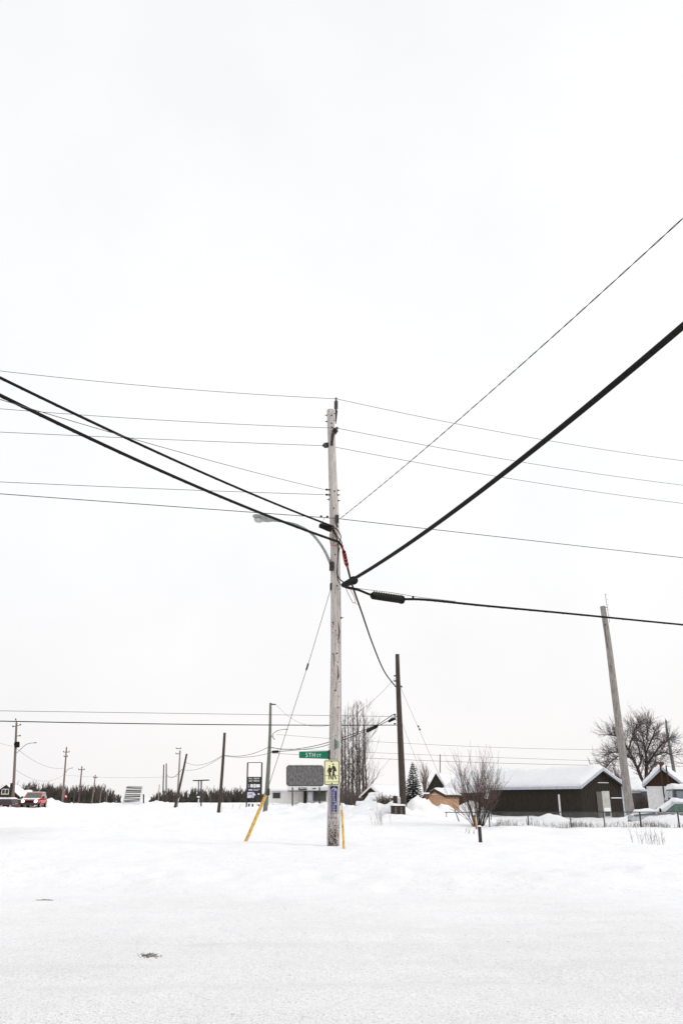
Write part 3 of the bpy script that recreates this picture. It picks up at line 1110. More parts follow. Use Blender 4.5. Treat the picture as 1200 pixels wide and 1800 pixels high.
# row of tall poplars behind the main pole -----------------------------------
rg = random.Random(12)
TY0 = 118
pops = [(601, 1268, 8), (607, 1252, 12), (613.5, 1244, 12), (620, 1238, 11), (626, 1236, 12), (632.5, 1233, 12), (638.5, 1236, 16), (595, 1282, 7), (644, 1262, 9)]
for k, (px, top, w) in enumerate(pops):
    Y = TY0 + rg.uniform(-3, 3)
    b = at(px + rg.uniform(-.5, .5), 1404, Y)
    base = Vector((b.x, Y, gz(b.x, Y)))
    H = at(px, top, Y).z - base.z
    tr, cr = MB(), MB()
    pts = [base - Vector((0, 0, .3))]
    dx, dy = rg.uniform(-.02, .02), rg.uniform(-.02, .02)
    for i in range(9):
        pts.append(base + Vector((dx * H * i / 8 + rg.uniform(-.07, .07), dy * H * i / 8 + rg.uniform(-.07, .07), H * i / 8)))
    r0 = .17 * rg.uniform(.8, 1.15) * (1.5 if px == 638.5 else 1)
    tr.tube(pts, list(np.linspace(r0, .03, len(pts))), 6)
    nb = 34
    for i in range(nb):
        s = .10 + .88 * i / nb
        z = s * 8
        q = pts[1 + min(int(z), 7)].lerp(pts[2 + min(int(z), 7)], z - int(z)) if int(z) < 8 else pts[-1]
        a = rg.uniform(0, 2 * PI)
        L = (2.6 * (1 - s) ** .6 + .5) * rg.uniform(.5, 1.1)
        if px > 634 and math.cos(a) > 0:
            L *= 1.5
        d = Vector((math.cos(a) * .75, math.sin(a) * .75, rg.uniform(.75, 1.3)))
        grow(cr, cr, q, d, L, .034 * (1.25 - s), 1, 3, rg, spread=.55, nch=3, up=.25, seg=3, first=.3, shrink=.55, rmin=.0085, tl=0)
    ends = ['leftmost bare poplar close behind the pole', 'slim second bare poplar right of the pole', 'third bare poplar of the row from the pole', 'fourth bare poplar in the middle of the row',
            'fifth bare poplar in the middle of the row', 'tallest bare poplar near the right end of the row', 'thick trunked bare poplar with side limbs near the right end of the row', 'low bare poplar half hidden behind the tall pole',
            'short slim bare poplar at the right end of the row']
    tree_thing(ends[k], base, 'bare poplars behind the tall pole', tr, cr, 'bark', 'twig', name='poplar_tree')

# brush at the foot of the poplars
rg = random.Random(33)
mb = MB()
for k in range(105):
    px = rg.uniform(588, 654)
    Y = TY0 + rg.uniform(-7, 6)
    b = at(px, 1404, Y)
    p = Vector((b.x, Y, gz(b.x, Y) - .1))
    for j in range(5):
        d = Vector((rg.uniform(-.6, .6), rg.uniform(-.6, .6), 1))
        L = rg.uniform(.7, 2.2)
        grow(mb, mb, p, d, L, .022, 1, 2, rg, spread=.6, nch=4, up=.2, seg=2, rmin=.011, tl=0)
tag(mb.build('brush', 'twig', origin=at(620, 1404, TY0)), 'tangled dark brush along the foot of the poplars', 'brush', kind='stuff')


# bushy bare shrub in front of the dark building -----------------------------
rg = random.Random(5)
SYD = 37.0
b = at(840, 1455, SYD)
base = Vector((b.x, SYD, gz(b.x, SYD)))
st_, tw = MB(), MB()
for k in range(40):
    a = rg.uniform(0, 2 * PI)
    out = rg.uniform(.05, 1.0) ** .7
    d = Vector((math.cos(a) * .58 * out, math.sin(a) * .58 * out, 1))
    p = base + Vector((math.cos(a) * .16 * out, math.sin(a) * .16 * out, -.12))
    grow(st_, tw, p, d, rg.uniform(1.2, 1.95), rg.uniform(.010, .018), 0, 3, rg, spread=.36, nch=(4, 3, 2), up=.14, seg=4, first=.35, shrink=.55, rmin=.004)
tree_thing('large leafless shrub with many upright stems left of the dark building', base, None, st_, tw, 'bark_dark', 'twig_warm', name='bare_shrub', cat='shrub')

# big spreading bare tree on the right ---------------------------------------
rg = random.Random(21)
BTY = 72.0
b = at(1134, 1420, BTY)
base = Vector((b.x, BTY, gz(b.x, BTY)))


def W_(px, py, Y=BTY):
    return at(px, py, Y)


tr, cr = MB(), MB()
fork = W_(1138, 1378)
tr.tube(smoothpath([base - Vector((0, 0, .3)), W_(1137, 1405), W_(1135.5, 1388)], 4), list(np.linspace(.36, .29, 9)), 9)
limbs = [
    ([(1136, 1390), (1135, 1368), (1135, 1345), (1134, 1325), (1131, 1308), (1128, 1290)], .19),
    ([(1136, 1390), (1128, 1372), (1120, 1352), (1112, 1335), (1104, 1318), (1096, 1304)], .17),
    ([(1135, 1345), (1146, 1330), (1156, 1316), (1166, 1305), (1176, 1300)], .11),
    ([(1134, 1325), (1140, 1310), (1146, 1296), (1150, 1284)], .09),
    ([(1112, 1335), (1104, 1330), (1092, 1325), (1080, 1322), (1068, 1326)], .10),
    ([(1104, 1318), (1108, 1304), (1112, 1292), (1114, 1280)], .08),
    ([(1128, 1290), (1124, 1280), (1122, 1272)], .06),
    ([(1120, 1352), (1126, 1336), (1122, 1318), (1118, 1300)], .09),
    ([(1096, 1304), (1086, 1296), (1076, 1292), (1068, 1292)], .07),
    ([(1146, 1330), (1158, 1326), (1168, 1322), (1180, 1328)], .06),
    ([(1135, 1368), (1142, 1356), (1146, 1346), (1152, 1340)], .07),
    ([(1135, 1300), (1137, 1286), (1138, 1274)], .06),
    ([(1092, 1325), (1082, 1332), (1072, 1340), (1064, 1350)], .06),
]
for pts, r0 in limbs:
    ydev = [BTY + (0 if i == 0 else rg.uniform(-.9, .9) * i / 3) for i in range(len(pts))]
    W = smoothpath([at(a, c, y) for (a, c), y in zip(pts, ydev)], 3)
    tr.tube(W, list(np.linspace(r0, .035, len(W))), 6, cap=False)
    for i in range(2, len(W)):
        for j in range(4):
            d = (W[i] - W[i - 1]).normalized()
            ax = Vector((rg.uniform(-1, 1), rg.uniform(-1, 1), rg.uniform(-.6, 1)))
            nd = d * .55 + ax.normalized() * .8 + Vector((0, 0, .18))
            f = i / len(W)
            if f < .3 and rg.random() < .5:
                continue
            grow(cr, cr, W[i], nd, rg.uniform(.6, 1.15), .022, 1, 3, rg, spread=.55, nch=4, up=.12, seg=3, first=.3, shrink=.6, rmin=.0055, tl=0)
tree_thing('big spreading leafless tree behind the leaning grey pole on the right', base, None, tr, cr, 'bark_dark', 'twig')
# undergrowth below it
rg = random.Random(44)
mb = MB()
for k in range(70):
    px = rg.uniform(1112, 1146)
    Y = 66 + rg.uniform(-2.5, 2.5)
    b = at(px, 1425, Y)
    p = Vector((b.x, Y, gz(b.x, Y) - .1))
    for j in range(4):
        grow(mb, mb, p, (rg.uniform(-.6, .6), rg.uniform(-.6, .6), 1), rg.uniform(.4, 1.0), .014, 1, 3, rg, spread=.7, nch=3, up=.15, seg=2, rmin=.008, tl=0)
tag(mb.build('brush', 'twig', origin=at(1128, 1425, 66)), 'low tangled brush under the big bare tree on the right', 'brush', kind='stuff')
# smaller bare trees behind the dark building
for px, top, Y, lab, seed, w in ((1068, 1330, 84, 'thin bare tree behind the gable end of the dark building', 3, 1.0), (1088, 1345, 82, 'short bushy bare tree right of the gable end of the dark building', 8, .8),
                                 (745, 1338, 105, 'slender pale bare tree right of the spruce', 17, .8), (1096, 1352, 80, 'small bare tree between gable end and big tree', 29, .7)):
    rg = random.Random(seed)
    b = at(px, 1404, Y)
    base = Vector((b.x, Y, gz(b.x, Y)))
    H = at(px, top, Y).z - base.z
    tr, cr = MB(), MB()
    for k in range(3):
        grow(tr, cr, base - Vector((0, 0, .2)), (rg.uniform(-.18, .18), rg.uniform(-.18, .18), 1), H * .62, .075, 0, 4, rg, spread=.42 * w, nch=(6, 4, 3, 2), up=.3, seg=5, first=.3, shrink=.5, rmin=.009)
    tree_thing(lab, base, 'small bare trees', tr, cr, 'bark', 'twig')


# ------------------------------------------------------------------ spruce with snow
rg = random.Random(2)
SPY = 86.0
b = at(726, 1404, SPY)
base = Vector((b.x, SPY, gz(b.x, SPY)))
t = thing('spruce_tree', 'dark green spruce dusted with snow right of the dark pole', 'tree', base)
H = at(726, 1339, SPY).z - base.z
MB().tube([base - Vector((0, 0, .2)), base + Vector((0, 0, H * .6)), base + Vector((0, 0, H))], [.13, .06, .012], 7).build('trunk', 'bark_dark', t)
nd_, sw = MB(), MB()
lev = 26
for i in range(lev):
    s = i / (lev - 1)
    z = H * (.06 + .92 * s)
    Rr = 1.62 * (1 - s) ** .82 + .06
    nbr = int(16 * (1 - s) + 5)
    for k in range(nbr):
        a = 2 * PI * (k + rg.random()) / nbr
        L = Rr * rg.uniform(.7, 1.12)
        u = Vector((math.cos(a), math.sin(a), 0))
        w = Vector((-math.sin(a), math.cos(a), 0))
        p0 = base + Vector((0, 0, z))
        tipz = -.30 * L + .1 * L * s
        for q in range(5):                      # twigs of needles off each bough
            f0 = .18 + .16 * q
            m0 = p0 + u * L * f0 + Vector((0, 0, tipz * f0))
            for sg in (-1, 1):
                e = m0 + (u * .55 + w * sg * .75) * L * .30 * (1.1 - f0 * .6) + Vector((0, 0, rg.uniform(-.10, .02)))
                n1 = Vector((0, 0, .045))
                nd_.add([m0 - u * .06, m0 + u * .08, e, m0 + n1], [(0, 1, 2), (0, 2, 3), (1, 3, 2)])
        tip = p0 + u * L + Vector((0, 0, tipz))
        nd_.add([p0 + w * .05, p0 - w * .05, tip, p0 + u * L * .5 + Vector((0, 0, .09 + tipz * .5))], [(0, 2, 1), (0, 3, 2), (1, 2, 3)])
        if rg.random() < .11:
            f = rg.uniform(.45, .9)
            c = p0 + u * L * f + Vector((0, 0, tipz * f + .045))
            ss_ = rg.uniform(.07, .2) * (1.1 - s * .5)
            ring = [c + u * math.cos(2 * PI * j / 6) * ss_ * 1.3 * rg.uniform(.7, 1.2) + w * math.sin(2 * PI * j / 6) * ss_ * rg.uniform(.7, 1.2) - Vector((0, 0, .03)) for j in range(6)]
            sw.add(ring + [c + Vector((0, 0, .07)), c - Vector((0, 0, .05))], [(j, (j + 1) % 6, 6) for j in range(6)] + [((j + 1) % 6, j, 7) for j in range(6)])
nd_.build('crown', 'needle', t)
k_ = sw.build('snow_clumps', 'snowcap', t)
k_['kind'] = 'stuff'


# ------------------------------------------------------------------ distant woods
def conifer(mb, base, H, Rr, rg):
    nl = 6
    for i in range(nl):
        z0 = H * (.02 + .80 * i / nl)
        z1 = min(z0 + H * .34, H)
        rr = Rr * (1 - i / nl) ** .85 * rg.uniform(.85, 1.15)
        k = 9
        ring = []
        a0 = rg.uniform(0, 6.28)
        for j in range(k * 2):
            q = rr * (1.0 if j % 2 == 0 else .5) * rg.uniform(.75, 1.2)
            a = a0 + PI * j / k
            ring.append(base + Vector((math.cos(a) * q, math.sin(a) * q, z0 + (0 if j % 2 == 0 else .10 * H * .3))))
        n_ = len(ring)
        mb.add(ring + [base + Vector((0, 0, z1))], [(j, (j + 1) % n_, n_) for j in range(n_)])


def bare(mb, base, H, rg, rm=.03):
    d = Vector((rg.uniform(-.08, .08), rg.uniform(-.08, .08), 1))
    grow(mb, mb, base, d, H * .62, .09, 0, 3, rg, spread=.42, nch=(6, 4, 3), up=.3, seg=3, first=.3, shrink=.48, rmin=rm, tl=0)


def wood(name, label, prof, Y0, n_con, n_bare, seed, m1='far_needle', m2='far_twig'):
    rg = random.Random(seed)
    xs = [a for a, _ in prof]
    tops = [b for _, b in prof]
    mc, mbare = MB(), MB()
    for k in range(n_con + n_bare):
        px = rg.uniform(xs[0], xs[-1])
        Y = Y0 + rg.uniform(-25, 25)
        top = float(np.interp(px, xs, tops))
        p = at(px, 1410, Y)
        base = Vector((p.x, Y, gz(p.x, Y) - .2))
        Hm = at(px, top, Y).z - base.z
        if k < n_con:
            H = Hm * (rg.uniform(.42, .88) if rg.random() < .84 else rg.uniform(.88, 1.18))
            conifer(mc, base, H, H * rg.uniform(.13, .22) + .25, rg)
        else:
            bare(mbare, base, Hm * rg.uniform(.7, 1.2), rg)
    o = mc.build(name, m1, origin=at((xs[0] + xs[-1]) / 2, 1410, Y0))
    tag(o, label, 'woods', kind='stuff')
    mbare.build('bare_crowns', m2, o)['kind'] = 'stuff'
    return o


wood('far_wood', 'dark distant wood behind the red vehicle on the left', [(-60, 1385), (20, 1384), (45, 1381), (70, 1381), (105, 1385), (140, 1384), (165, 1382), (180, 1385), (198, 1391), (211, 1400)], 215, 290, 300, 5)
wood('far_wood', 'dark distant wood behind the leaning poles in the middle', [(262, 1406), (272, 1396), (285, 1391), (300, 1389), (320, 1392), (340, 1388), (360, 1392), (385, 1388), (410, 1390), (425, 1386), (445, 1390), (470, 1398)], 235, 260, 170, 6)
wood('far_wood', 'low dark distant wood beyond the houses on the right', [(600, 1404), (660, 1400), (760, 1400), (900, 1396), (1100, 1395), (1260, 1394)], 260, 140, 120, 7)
for px, top, Y, lab, sd_ in ((371, 1378, 205, 'rounded bare tree rising above the distant wood left of the dark pole', 4), (391, 1379, 210, 'rounded bare tree above the distant wood behind the dark straight pole', 6)):
    rg = random.Random(sd_)
    p = at(px, 1410, Y)
    base = Vector((p.x, Y, gz(p.x, Y)))
    H = at(px, top, Y).z - base.z
    tr, cr = MB(), MB()
    grow(tr, cr, base - Vector((0, 0, .2)), (0, 0, 1), H * .6, .11, 0, 4, rg, spread=.75, nch=(7, 4, 3, 3), up=.2, seg=4, first=.55, shrink=.42, rmin=.022)
    tree_thing(lab, base, 'bare trees above the distant wood', tr, cr, 'bark', 'far_twig')


# ------------------------------------------------------------------ other poles
def xarm(t, px, py, Y, wpx, m='darksteel'):
    a, b = at(px - wpx, py, Y), at(px + wpx, py, Y)
    s = 3.0 / ppm(px, py, Y) / 2
    MB().box((a.x, Y - .06, a.z - s * .35), (b.x, Y + .06, a.z + s * .35)).build('crossarm', m, t)
    for q in (a, b):
        MB().lathe(q, (0, 0, 1), [(0, s * .5), (s * .8, s * .6), (s * 1.4, s * .35)], 6).build('insulator', 'insul', t)


def armlamp(t, pts, Y, r=.045, hs=.55):
    P_ = smoothpath([at(a, b, Y) for a, b in pts], 5)
    o = MB().tube(P_, r, 6).build('lamp_arm', 'steel', t)
    e = P_[-1]
    MB().lathe(e - Vector((.3, 0, 0)) * hs, (1, 0, 0), [(0, .05 * hs), (.1 * hs, .12 * hs), (.5 * hs, .13 * hs), (.75 * hs, .05 * hs)], 8).build('lamp_head', 'steel', o)


# dark pole behind, right of the main pole
tB = simple_pole([(698, 1150, 7), (699, 1190, 8), (700.5, 1230, 9), (703, 1290, 10.4), (705.5, 1350, 11.6), (708.5, 1419, 13.5)], BY, 'pole_dark', 'dark brown pole on the snow bank right of the tall pole')
for py in (1188, 1197, 1256, 1262, 1272):
    p = at(695.5, py, BY - .1)
    MB().lathe(p, (-1, 0, 0), [(0, .03), (.05, .045), (.12, .03)], 6).build('clamp', 'darksteel', tB)

# leaning grey pole on the right
RY = 50.0
tR = simple_pole([(1058.5, 1066, 9.4), (1068.5, 1130, 10.6), (1078.5, 1210, 12), (1090, 1300, 13), (1100, 1380, 14.4), (1107.5, 1430, 15.4)], RY, 'pole_grey', 'leaning grey wooden pole beside the dark building on the right', n=14)
mb = MB()
p0, p1 = at(1062.5, 1043, RY - .2), at(1070.5, 1094, RY - .2)
mb.tube([p0, p1], .014, 5)
for f in (.05, .22, .40, .56, .75):
    q = p0.lerp(p1, f)
    mb.tube([q, q + Vector((.12, 0, .0))], .010, 4)
mb.tube([at(1063.5, 1068, RY), at(1067, 1067.6, RY - .2)], .02, 5)
mb.tube([at(1064, 1072, RY), at(1066.2, 1093, RY - .1)], .010, 4)
mb.build('antenna', 'darksteel', tR)

for t_, Y_, x0, x1, y0, y1, lst in ((tR, RY, 1058.5, 1107.5, 1066, 1430, ((1092, 1140, -1.5), (1150, 1230, 1.0), (1210, 1300, -2.0), (1260, 1330, 2.5), (1340, 1400, .5))),
                                    (tB, BY, 698, 708.5, 1150, 1419, ((1170, 1230, 1.0), (1290, 1350, -1.5), (1330, 1400, 2.0)))):
    for ya, yb, dx in lst:                                  # drying cracks
        q = []
        for k in range(5):
            y_ = ya + (yb - ya) * k / 4
            q.append(at(x0 + (x1 - x0) * (y_ - y0) / (y1 - y0) + dx, y_, Y_ - .175 + .012 * abs(dx)))
        MB().tube(q, [.004, .014, .016, .012, .004], 4).build('crack', 'crack', t_)
for py in (1098, 1172, 1246, 1352):
    MB().lathe(at(1058.5 + (py - 1066) * .1346, py, RY - .15), (0, -1, 0), [(0, .035), (.05, .035), (.055, .015), (.09, .014)], 6).build('bolt', 'darksteel', tR)

# far right greenish pole with a transformer among the branches
FRY = 84
tF = simple_pole([(1169.5, 1266, 3), (1172, 1290, 4.4), (1178, 1325, 5.2), (1183, 1352, 6), (1188, 1400, 6.6)], FRY, 'pole_green', 'greenish pole behind the big bare tree near the right edge')
a, b = at(1182, 1292, FRY), at(1184, 1306, FRY)
MB().lathe(b, a - b, [(0, .2), (.03, .24), ((a - b).length - .05, .24), ((a - b).length, .15)], 12).build('transformer', 'trim', tF)
MB().tube([at(1176, 1300, FRY), at(1182, 1299, FRY)], .05, 6).build('bracket', 'darksteel', tF)
MB().tube([at(1168.5, 1263, FRY), at(1169.5, 1268, FRY)], .03, 5).build('pin', 'darksteel', tF)

# left pole with transformer
LY = 100
tL = simple_pole([(29.6, 1270, 3.4), (27, 1330, 4.4), (24.5, 1380, 5), (22, 1418, 5.6)], LY, 'pole_tan', 'pole with a dark transformer and lamp arm at the left edge')
p0, p1 = at(30.5, 1314, LY - .35), at(30.5, 1304, LY - .35)
MB().lathe(p0, p1 - p0, [(0, .2), (.04, .30), ((p1 - p0).length - .06, .30), ((p1 - p0).length, .2)], 12).build('transformer', 'black', tL)
MB().box(at(27, 1309, LY - .1) - Vector((.05, .25, .1)), at(29.5, 1307.5, LY) + Vector((.1, .05, .1))).build('bracket', 'darksteel', tL)
for pts in ([(29, 1277), (22, 1276.6)], [(29.5, 1276.5), (37.5, 1273.5)], [(29.6, 1270), (28, 1263)], [(28.5, 1294), (37, 1293)]):
    A_, B_ = at(*pts[0], LY), at(*pts[1], LY)
    o = MB().tube([A_, B_], .04, 5).build('insulator_arm', 'darksteel', tL)
    d = (B_ - A_).normalized()
    MB().lathe(B_ - d * .2, d, [(0, .04), (.05, .09), (.15, .09), (.22, .04)], 6).build('insulator', 'insul', o)
armlamp(tL, [(28.5, 1325), (36, 1318), (46, 1309), (54, 1306.5), (62, 1305.5)], LY - .2)
MB().box(at(20.2, 1384, LY - .2) - Vector((.12, .1, .3)), at(20.8, 1378, LY - .2) + Vector((.12, .1, .1))).build('meter_box', 'post', tL)

L2 = simple_pole([(117.5, 1313, 2.2), (114, 1360, 3), (110, 1409, 3.6)], 160, 'pole_tan', 'second pole along the left street with lamp arm')
xarm(L2, 117, 1322, 160, 5)
xarm(L2, 116, 1330, 160, 3)
armlamp(L2, [(114.5, 1360), (119, 1353), (123, 1351), (127, 1350)], 160, .06)
L3 = simple_pole([(144.5, 1347, 2), (141.5, 1380, 2.5), (138.6, 1410, 3)], 205, 'pole_tan', 'third pole along the left street in front of the wood')
xarm(L3, 143.6, 1353, 205, 5)
L4 = simple_pole([(168, 1362, 1.8), (165, 1390, 2.1), (161.5, 1413, 2.5)], 182, 'pole_tan', 'fourth pole along the left street in front of the wood')
xarm(L4, 168, 1367, 182, 3)
L5 = simple_pole([(180, 1382, 1.5), (175, 1414, 2)], 184, 'pole_tan', 'fifth and short pole along the left street before the wood')
L6 = simple_pole([(189, 1393, 1.4), (187, 1413, 1.8)], 186, 'pole_tan', 'last small pole along the left street before the wood')

# middle poles
simple_pole([(288.2, 1344, 1.8), (287, 1385, 2.2), (286.5, 1411, 2.4)], 170, 'pole_dark', 'left one of two thin upright poles in front of the middle wood')
simple_pole([(292.6, 1342, 1.8), (292.4, 1385, 2.2), (292, 1411, 2.4)], 165, 'pole_dark', 'right one of two thin upright poles in front of the middle wood')
simple_pole([(280.5, 1379, 1.4), (278.5, 1411, 1.6)], 190, 'pole_grey', 'pale short pole in front of the middle wood')
PC = simple_pole([(316.8, 1319, 2.6), (314.6, 1360, 3.0), (311.4, 1412, 3.4)], 112, 'pole_grey', 'grey pole with small insulators crossing the leaning pole')
xarm(PC, 312.5, 1325, 112, 3)
xarm(PC, 314, 1316, 112, 4)
PD = simple_pole([(328.4, 1325, 3.2), (319, 1370, 3.8), (307.5, 1420, 4.6)], 98, 'pole_dark', 'dark pole leaning steeply to the right in the middle distance')
PE = simple_pole([(395, 1288, 4.4), (391.5, 1345, 5), (388, 1390, 5.4), (384.3, 1428, 6)], 68, 'pole_dark', 'dark straight pole left of the fuel price sign')
GPY = 66
PG = simple_pole([(475.5, 1235.5, 4), (474.5, 1290, 5), (472.3, 1340, 6.6), (468.8, 1395, 7.6), (466.4, 1422, 8)], GPY, 'pole_green', 'greenish grey pole beside the fuel price sign')
a, b = at(476.5, 1238, GPY), at(485, 1238.4, GPY)
MB().lathe(a, b - a, [(0, .03), (.1, .07), (.2, .04), (.3, .07), ((b - a).length, .03)], 6).build('insulator', 'insul', PG)
armlamp(PG, [(476, 1298), (480, 1290), (487, 1284.5), (496, 1282.5), (503, 1282)], GPY - .1, .03, .35)
MB().tube(smoothpath([at(480, 1293, GPY - .2), at(480, 1297, GPY - .2), at(483, 1300, GPY - .2)], 4), .03, 5).build('hanging_wire', 'darksteel', PG)
a, b = at(470, 1398, GPY - .15), at(470.6, 1386, GPY - .15)
MB().box((a.x - .02, a.y - .12, a.z), (a.x + .18, a.y, b.z)).build('meter_box', 'darksteel', PG)
# thin far pole behind the A-frame
simple_pole([(773, 1326, 1.5), (773, 1400, 1.8)], 125, 'pole_dark', 'thin pole rising behind the A-frame roof')
simple_pole([(752.5, 1374, 1.6), (752.8, 1402, 1.8)], 80, 'pole_dark', 'short thin dark post left of the A-frame gable', name='post', cat='post')

# ------------------------------------------------------------------ background wires
G2 = 'background wires'
wire('power_line', 'thin upper background wire from the left edge to the dark pole', at(697, 1259.5, BY), at(0, 1249.5, 36), .011, mid=(300, 1253.5), t1=1.3, group=G2)
wire('telephone_cable', 'thicker lower background cable from the left edge to the dark pole', at(697, 1274.5, BY), at(0, 1267.5, 36), .022, mid=(300, 1272.8), t1=1.3, group=G2, m='cable')
wire('power_line', 'thin wire from the dark pole sagging to the greenish pole top', at(694, 1192, BY), at(485, 1238.4, GPY), .009, mid=(632, 1250), group=G2)
wire('power_line', 'upper thin background wire from the greenish pole to the right edge', at(486, 1291, GPY - .3), at(1200, 1318, 70), .011, mid=(790, 1310.5), t1=1.15, group=G2)
wire('power_line', 'middle thin background wire behind the shrub to the right', at(476, 1315, GPY), at(1200, 1342, 74), .011, mid=(790, 1328.4), t1=1.15, group=G2)
wire('power_line', 'lower background wire behind the shrub to the right', at(478, 1324, GPY), at(1200, 1347, 74), .014, mid=(790, 1338.5), t1=1.15, group=G2)
# drop cables between the dark pole and the greenish one
for k, (sag_, r, lab) in enumerate(((0, .022, 'upper'), (1, .020, 'lower'))):
    A_ = at(696, 1260 + 6 * k, BY)
    pts = smoothpath([A_, at(690 - 1 * k, 1256.5 + 5 * k, BY + .3), at(681, 1262.5 + 5 * k, BY + 1.2), at(656 - 4 * k, 1277 + 4 * k, BY + 4), at(600, 1297 + 4.5 * k, BY + 9), at(560, 1309.5 + 4 * k, BY + 13),
                      at(520, 1316.6 + 2 * k, BY + 17), at(496, 1317.6 + 3 * k, BY + 19), at(474, 1312.5 + 10 * k, GPY)], 6)
    o = MB().tube(pts, r, 5).build('telephone_cable', 'cable', origin=A_)
    tag(o, f'{lab} of two sagging cables between the dark pole and the greenish pole', 'telephone cable', G2)
    a, b = (at(645.5, 1285, BY + 4.4), at(661.5, 1276.5, BY + 3)) if k == 0 else (at(683, 1268, BY + 1), at(693.5, 1263, BY + .4))
    MB().lathe(a, b - a, [(0, .03), (.03, .10 - .03 * k), ((b - a).length - .03, .105 - .03 * k), ((b - a).length, .03)], 10).build('splice_case', 'black', o)
    if k == 0:
        a, b = at(479, 1321.5, GPY - .8), at(489, 1321.2, GPY - 1.5)
        MB().lathe(a, b - a, [(0, .03), (.03, .1), ((b - a).length - .03, .1), ((b - a).length, .03)], 8).build('splice_case', 'black', o)
wire('telephone_cable', 'upper cable sagging between the greenish pole and the dark straight pole', at(473, 1312.5, GPY), at(392.5, 1327, 68), .018, mid=(430, 1328), group=G2, m='cable')
wire('telephone_cable', 'lower cable sagging between the greenish pole and the dark straight pole', at(472.5, 1324, GPY), at(392.5, 1328.5, 68), .016, mid=(430, 1331), group=G2, m='cable')
wire('telephone_cable', 'upper cable sagging from the dark straight pole to the steeply leaning pole', at(392, 1327, 68), at(325.5, 1339, 98), .016, mid=(350, 1344.8), group=G2, m='cable')
wire('telephone_cable', 'lower cable sagging from the dark straight pole to the steeply leaning pole', at(391.5, 1329, 68), at(323, 1353.5, 98), .014, mid=(352, 1350.5), group=G2, m='cable')
wire('telephone_cable', 'small drooping cable between thin upright pole and leaning pole', at(292.5, 1360, 165), at(320, 1352, 98.5), .03, mid=(301, 1367), group=G2, m='cable')
wire('power_line', 'thin wire from the left edge pole slanting down to the second pole', at(29, 1315, LY), at(115, 1350, 160), .018, mid=(60, 1337), group=G2)
wire('power_line', 'lower thin wire from the left edge pole towards the second pole', at(27, 1352, LY), at(112, 1362, 160), .016, mid=(50, 1366), group=G2)
wire('power_line', 'thin wire entering from the left edge to the transformer pole', at(28, 1313, LY), at(-20, 1300, 70), .012, sag=.05, group=G2)
wire('power_line', 'faint wire along the left street poles to the middle poles', at(112, 1362, 160), at(312, 1365, 112), .014, sag=.3, group=G2)
wire('guy_wire', 'thin guy wire from the dark pole slanting down right with strain insulators', at(700, 1200, BY), at(786, 1395, 46), .008, sag=0.02, group=G2, cat='guy wire')
wire('guy_wire', 'second thin guy wire from the dark pole slanting down right', at(703, 1262, BY), at(750, 1385, 47), .007, sag=.02, group=G2, cat='guy wire')
mb = MB()
for px, py in ((703.5, 1203), (733, 1273), (735.5, 1278)):
    p = at(px, py, BY)
    mb.lathe(p - Vector((-.03, 0, .06)), (.4, 0, -1), [(0, .015), (.03, .04), (.1, .04), (.13, .015)], 6)
mb.build('strain_insulator', 'darksteel', bpy.data.objects['guy_wire.002'])
wire('power_line', 'wire with dark end entering behind the big tree at the right edge', at(1183, 1338, FRY), at(1215, 1342, 78), .03, sag=.1, group=G2)


# ------------------------------------------------------------------ houses
def snow_slab(mb, A, B, C_, D_, th, rg, nu=26, nv=8, over=.06):
    """bumpy snow layer over the quad A (eave) B (eave) C (ridge) D (ridge)"""
    A, B, C_, D_ = map(Vector, (A, B, C_, D_))
    nrm = (B - A).cross(D_ - A).normalized()
    if nrm.z < 0:
        nrm = -nrm
    vs = []
    for j in range(nv + 1):
        for i in range(nu + 1):
            u, v = i / nu, j / nv
            p = (A.lerp(B, u)).lerp(D_.lerp(C_, u), v)
            e = min(u, 1 - u) * nu
            f = min(v * nv, 99)
            k = min(1, .35 + .65 * min(e, 1.0)) * min(1, .45 + .55 * min(f, 1.0))
            h = th * k * (1 + .8 * float(vnoise(p.x * .9 + 7, p.y * .9 + p.z, 3)) + .45 * float(vnoise(p.x * 3, p.y * 3, 9)))
            dn = Vector((0, 0, 0))
            if j == 0:
                dn = (A - D_).normalized() * (over + .13 * float(vnoise(p.x * 1.7, p.y * 1.7, 19)) + .06 * float(vnoise(p.x * 5, p.y * 5, 23)))
            vs.append(p + nrm * h + dn)
    n0 = len(vs)
    w = nu + 1
    for j in range(nv + 1):
        for i in range(nu + 1):
            u, v = i / nu, j / nv
            vs.append((A.lerp(B, u)).lerp(D_.lerp(C_, u), v) + nrm * .004)
    fs = [(j * w + i, j * w + i + 1, (j + 1) * w + i + 1, (j + 1) * w + i) for j in range(nv) for i in range(nu)]
    per = [i for i in range(w)] + [j * w + nu for j in range(1, nv + 1)] + [nv * w + i for i in range(nu - 1, -1, -1)] + [j * w for j in range(nv - 1, 0, -1)]
    for a, b in zip(per, per[1:] + per[:1]):
        fs.append((a, n0 + a, n0 + b, b))
    mb.add(vs, fs)


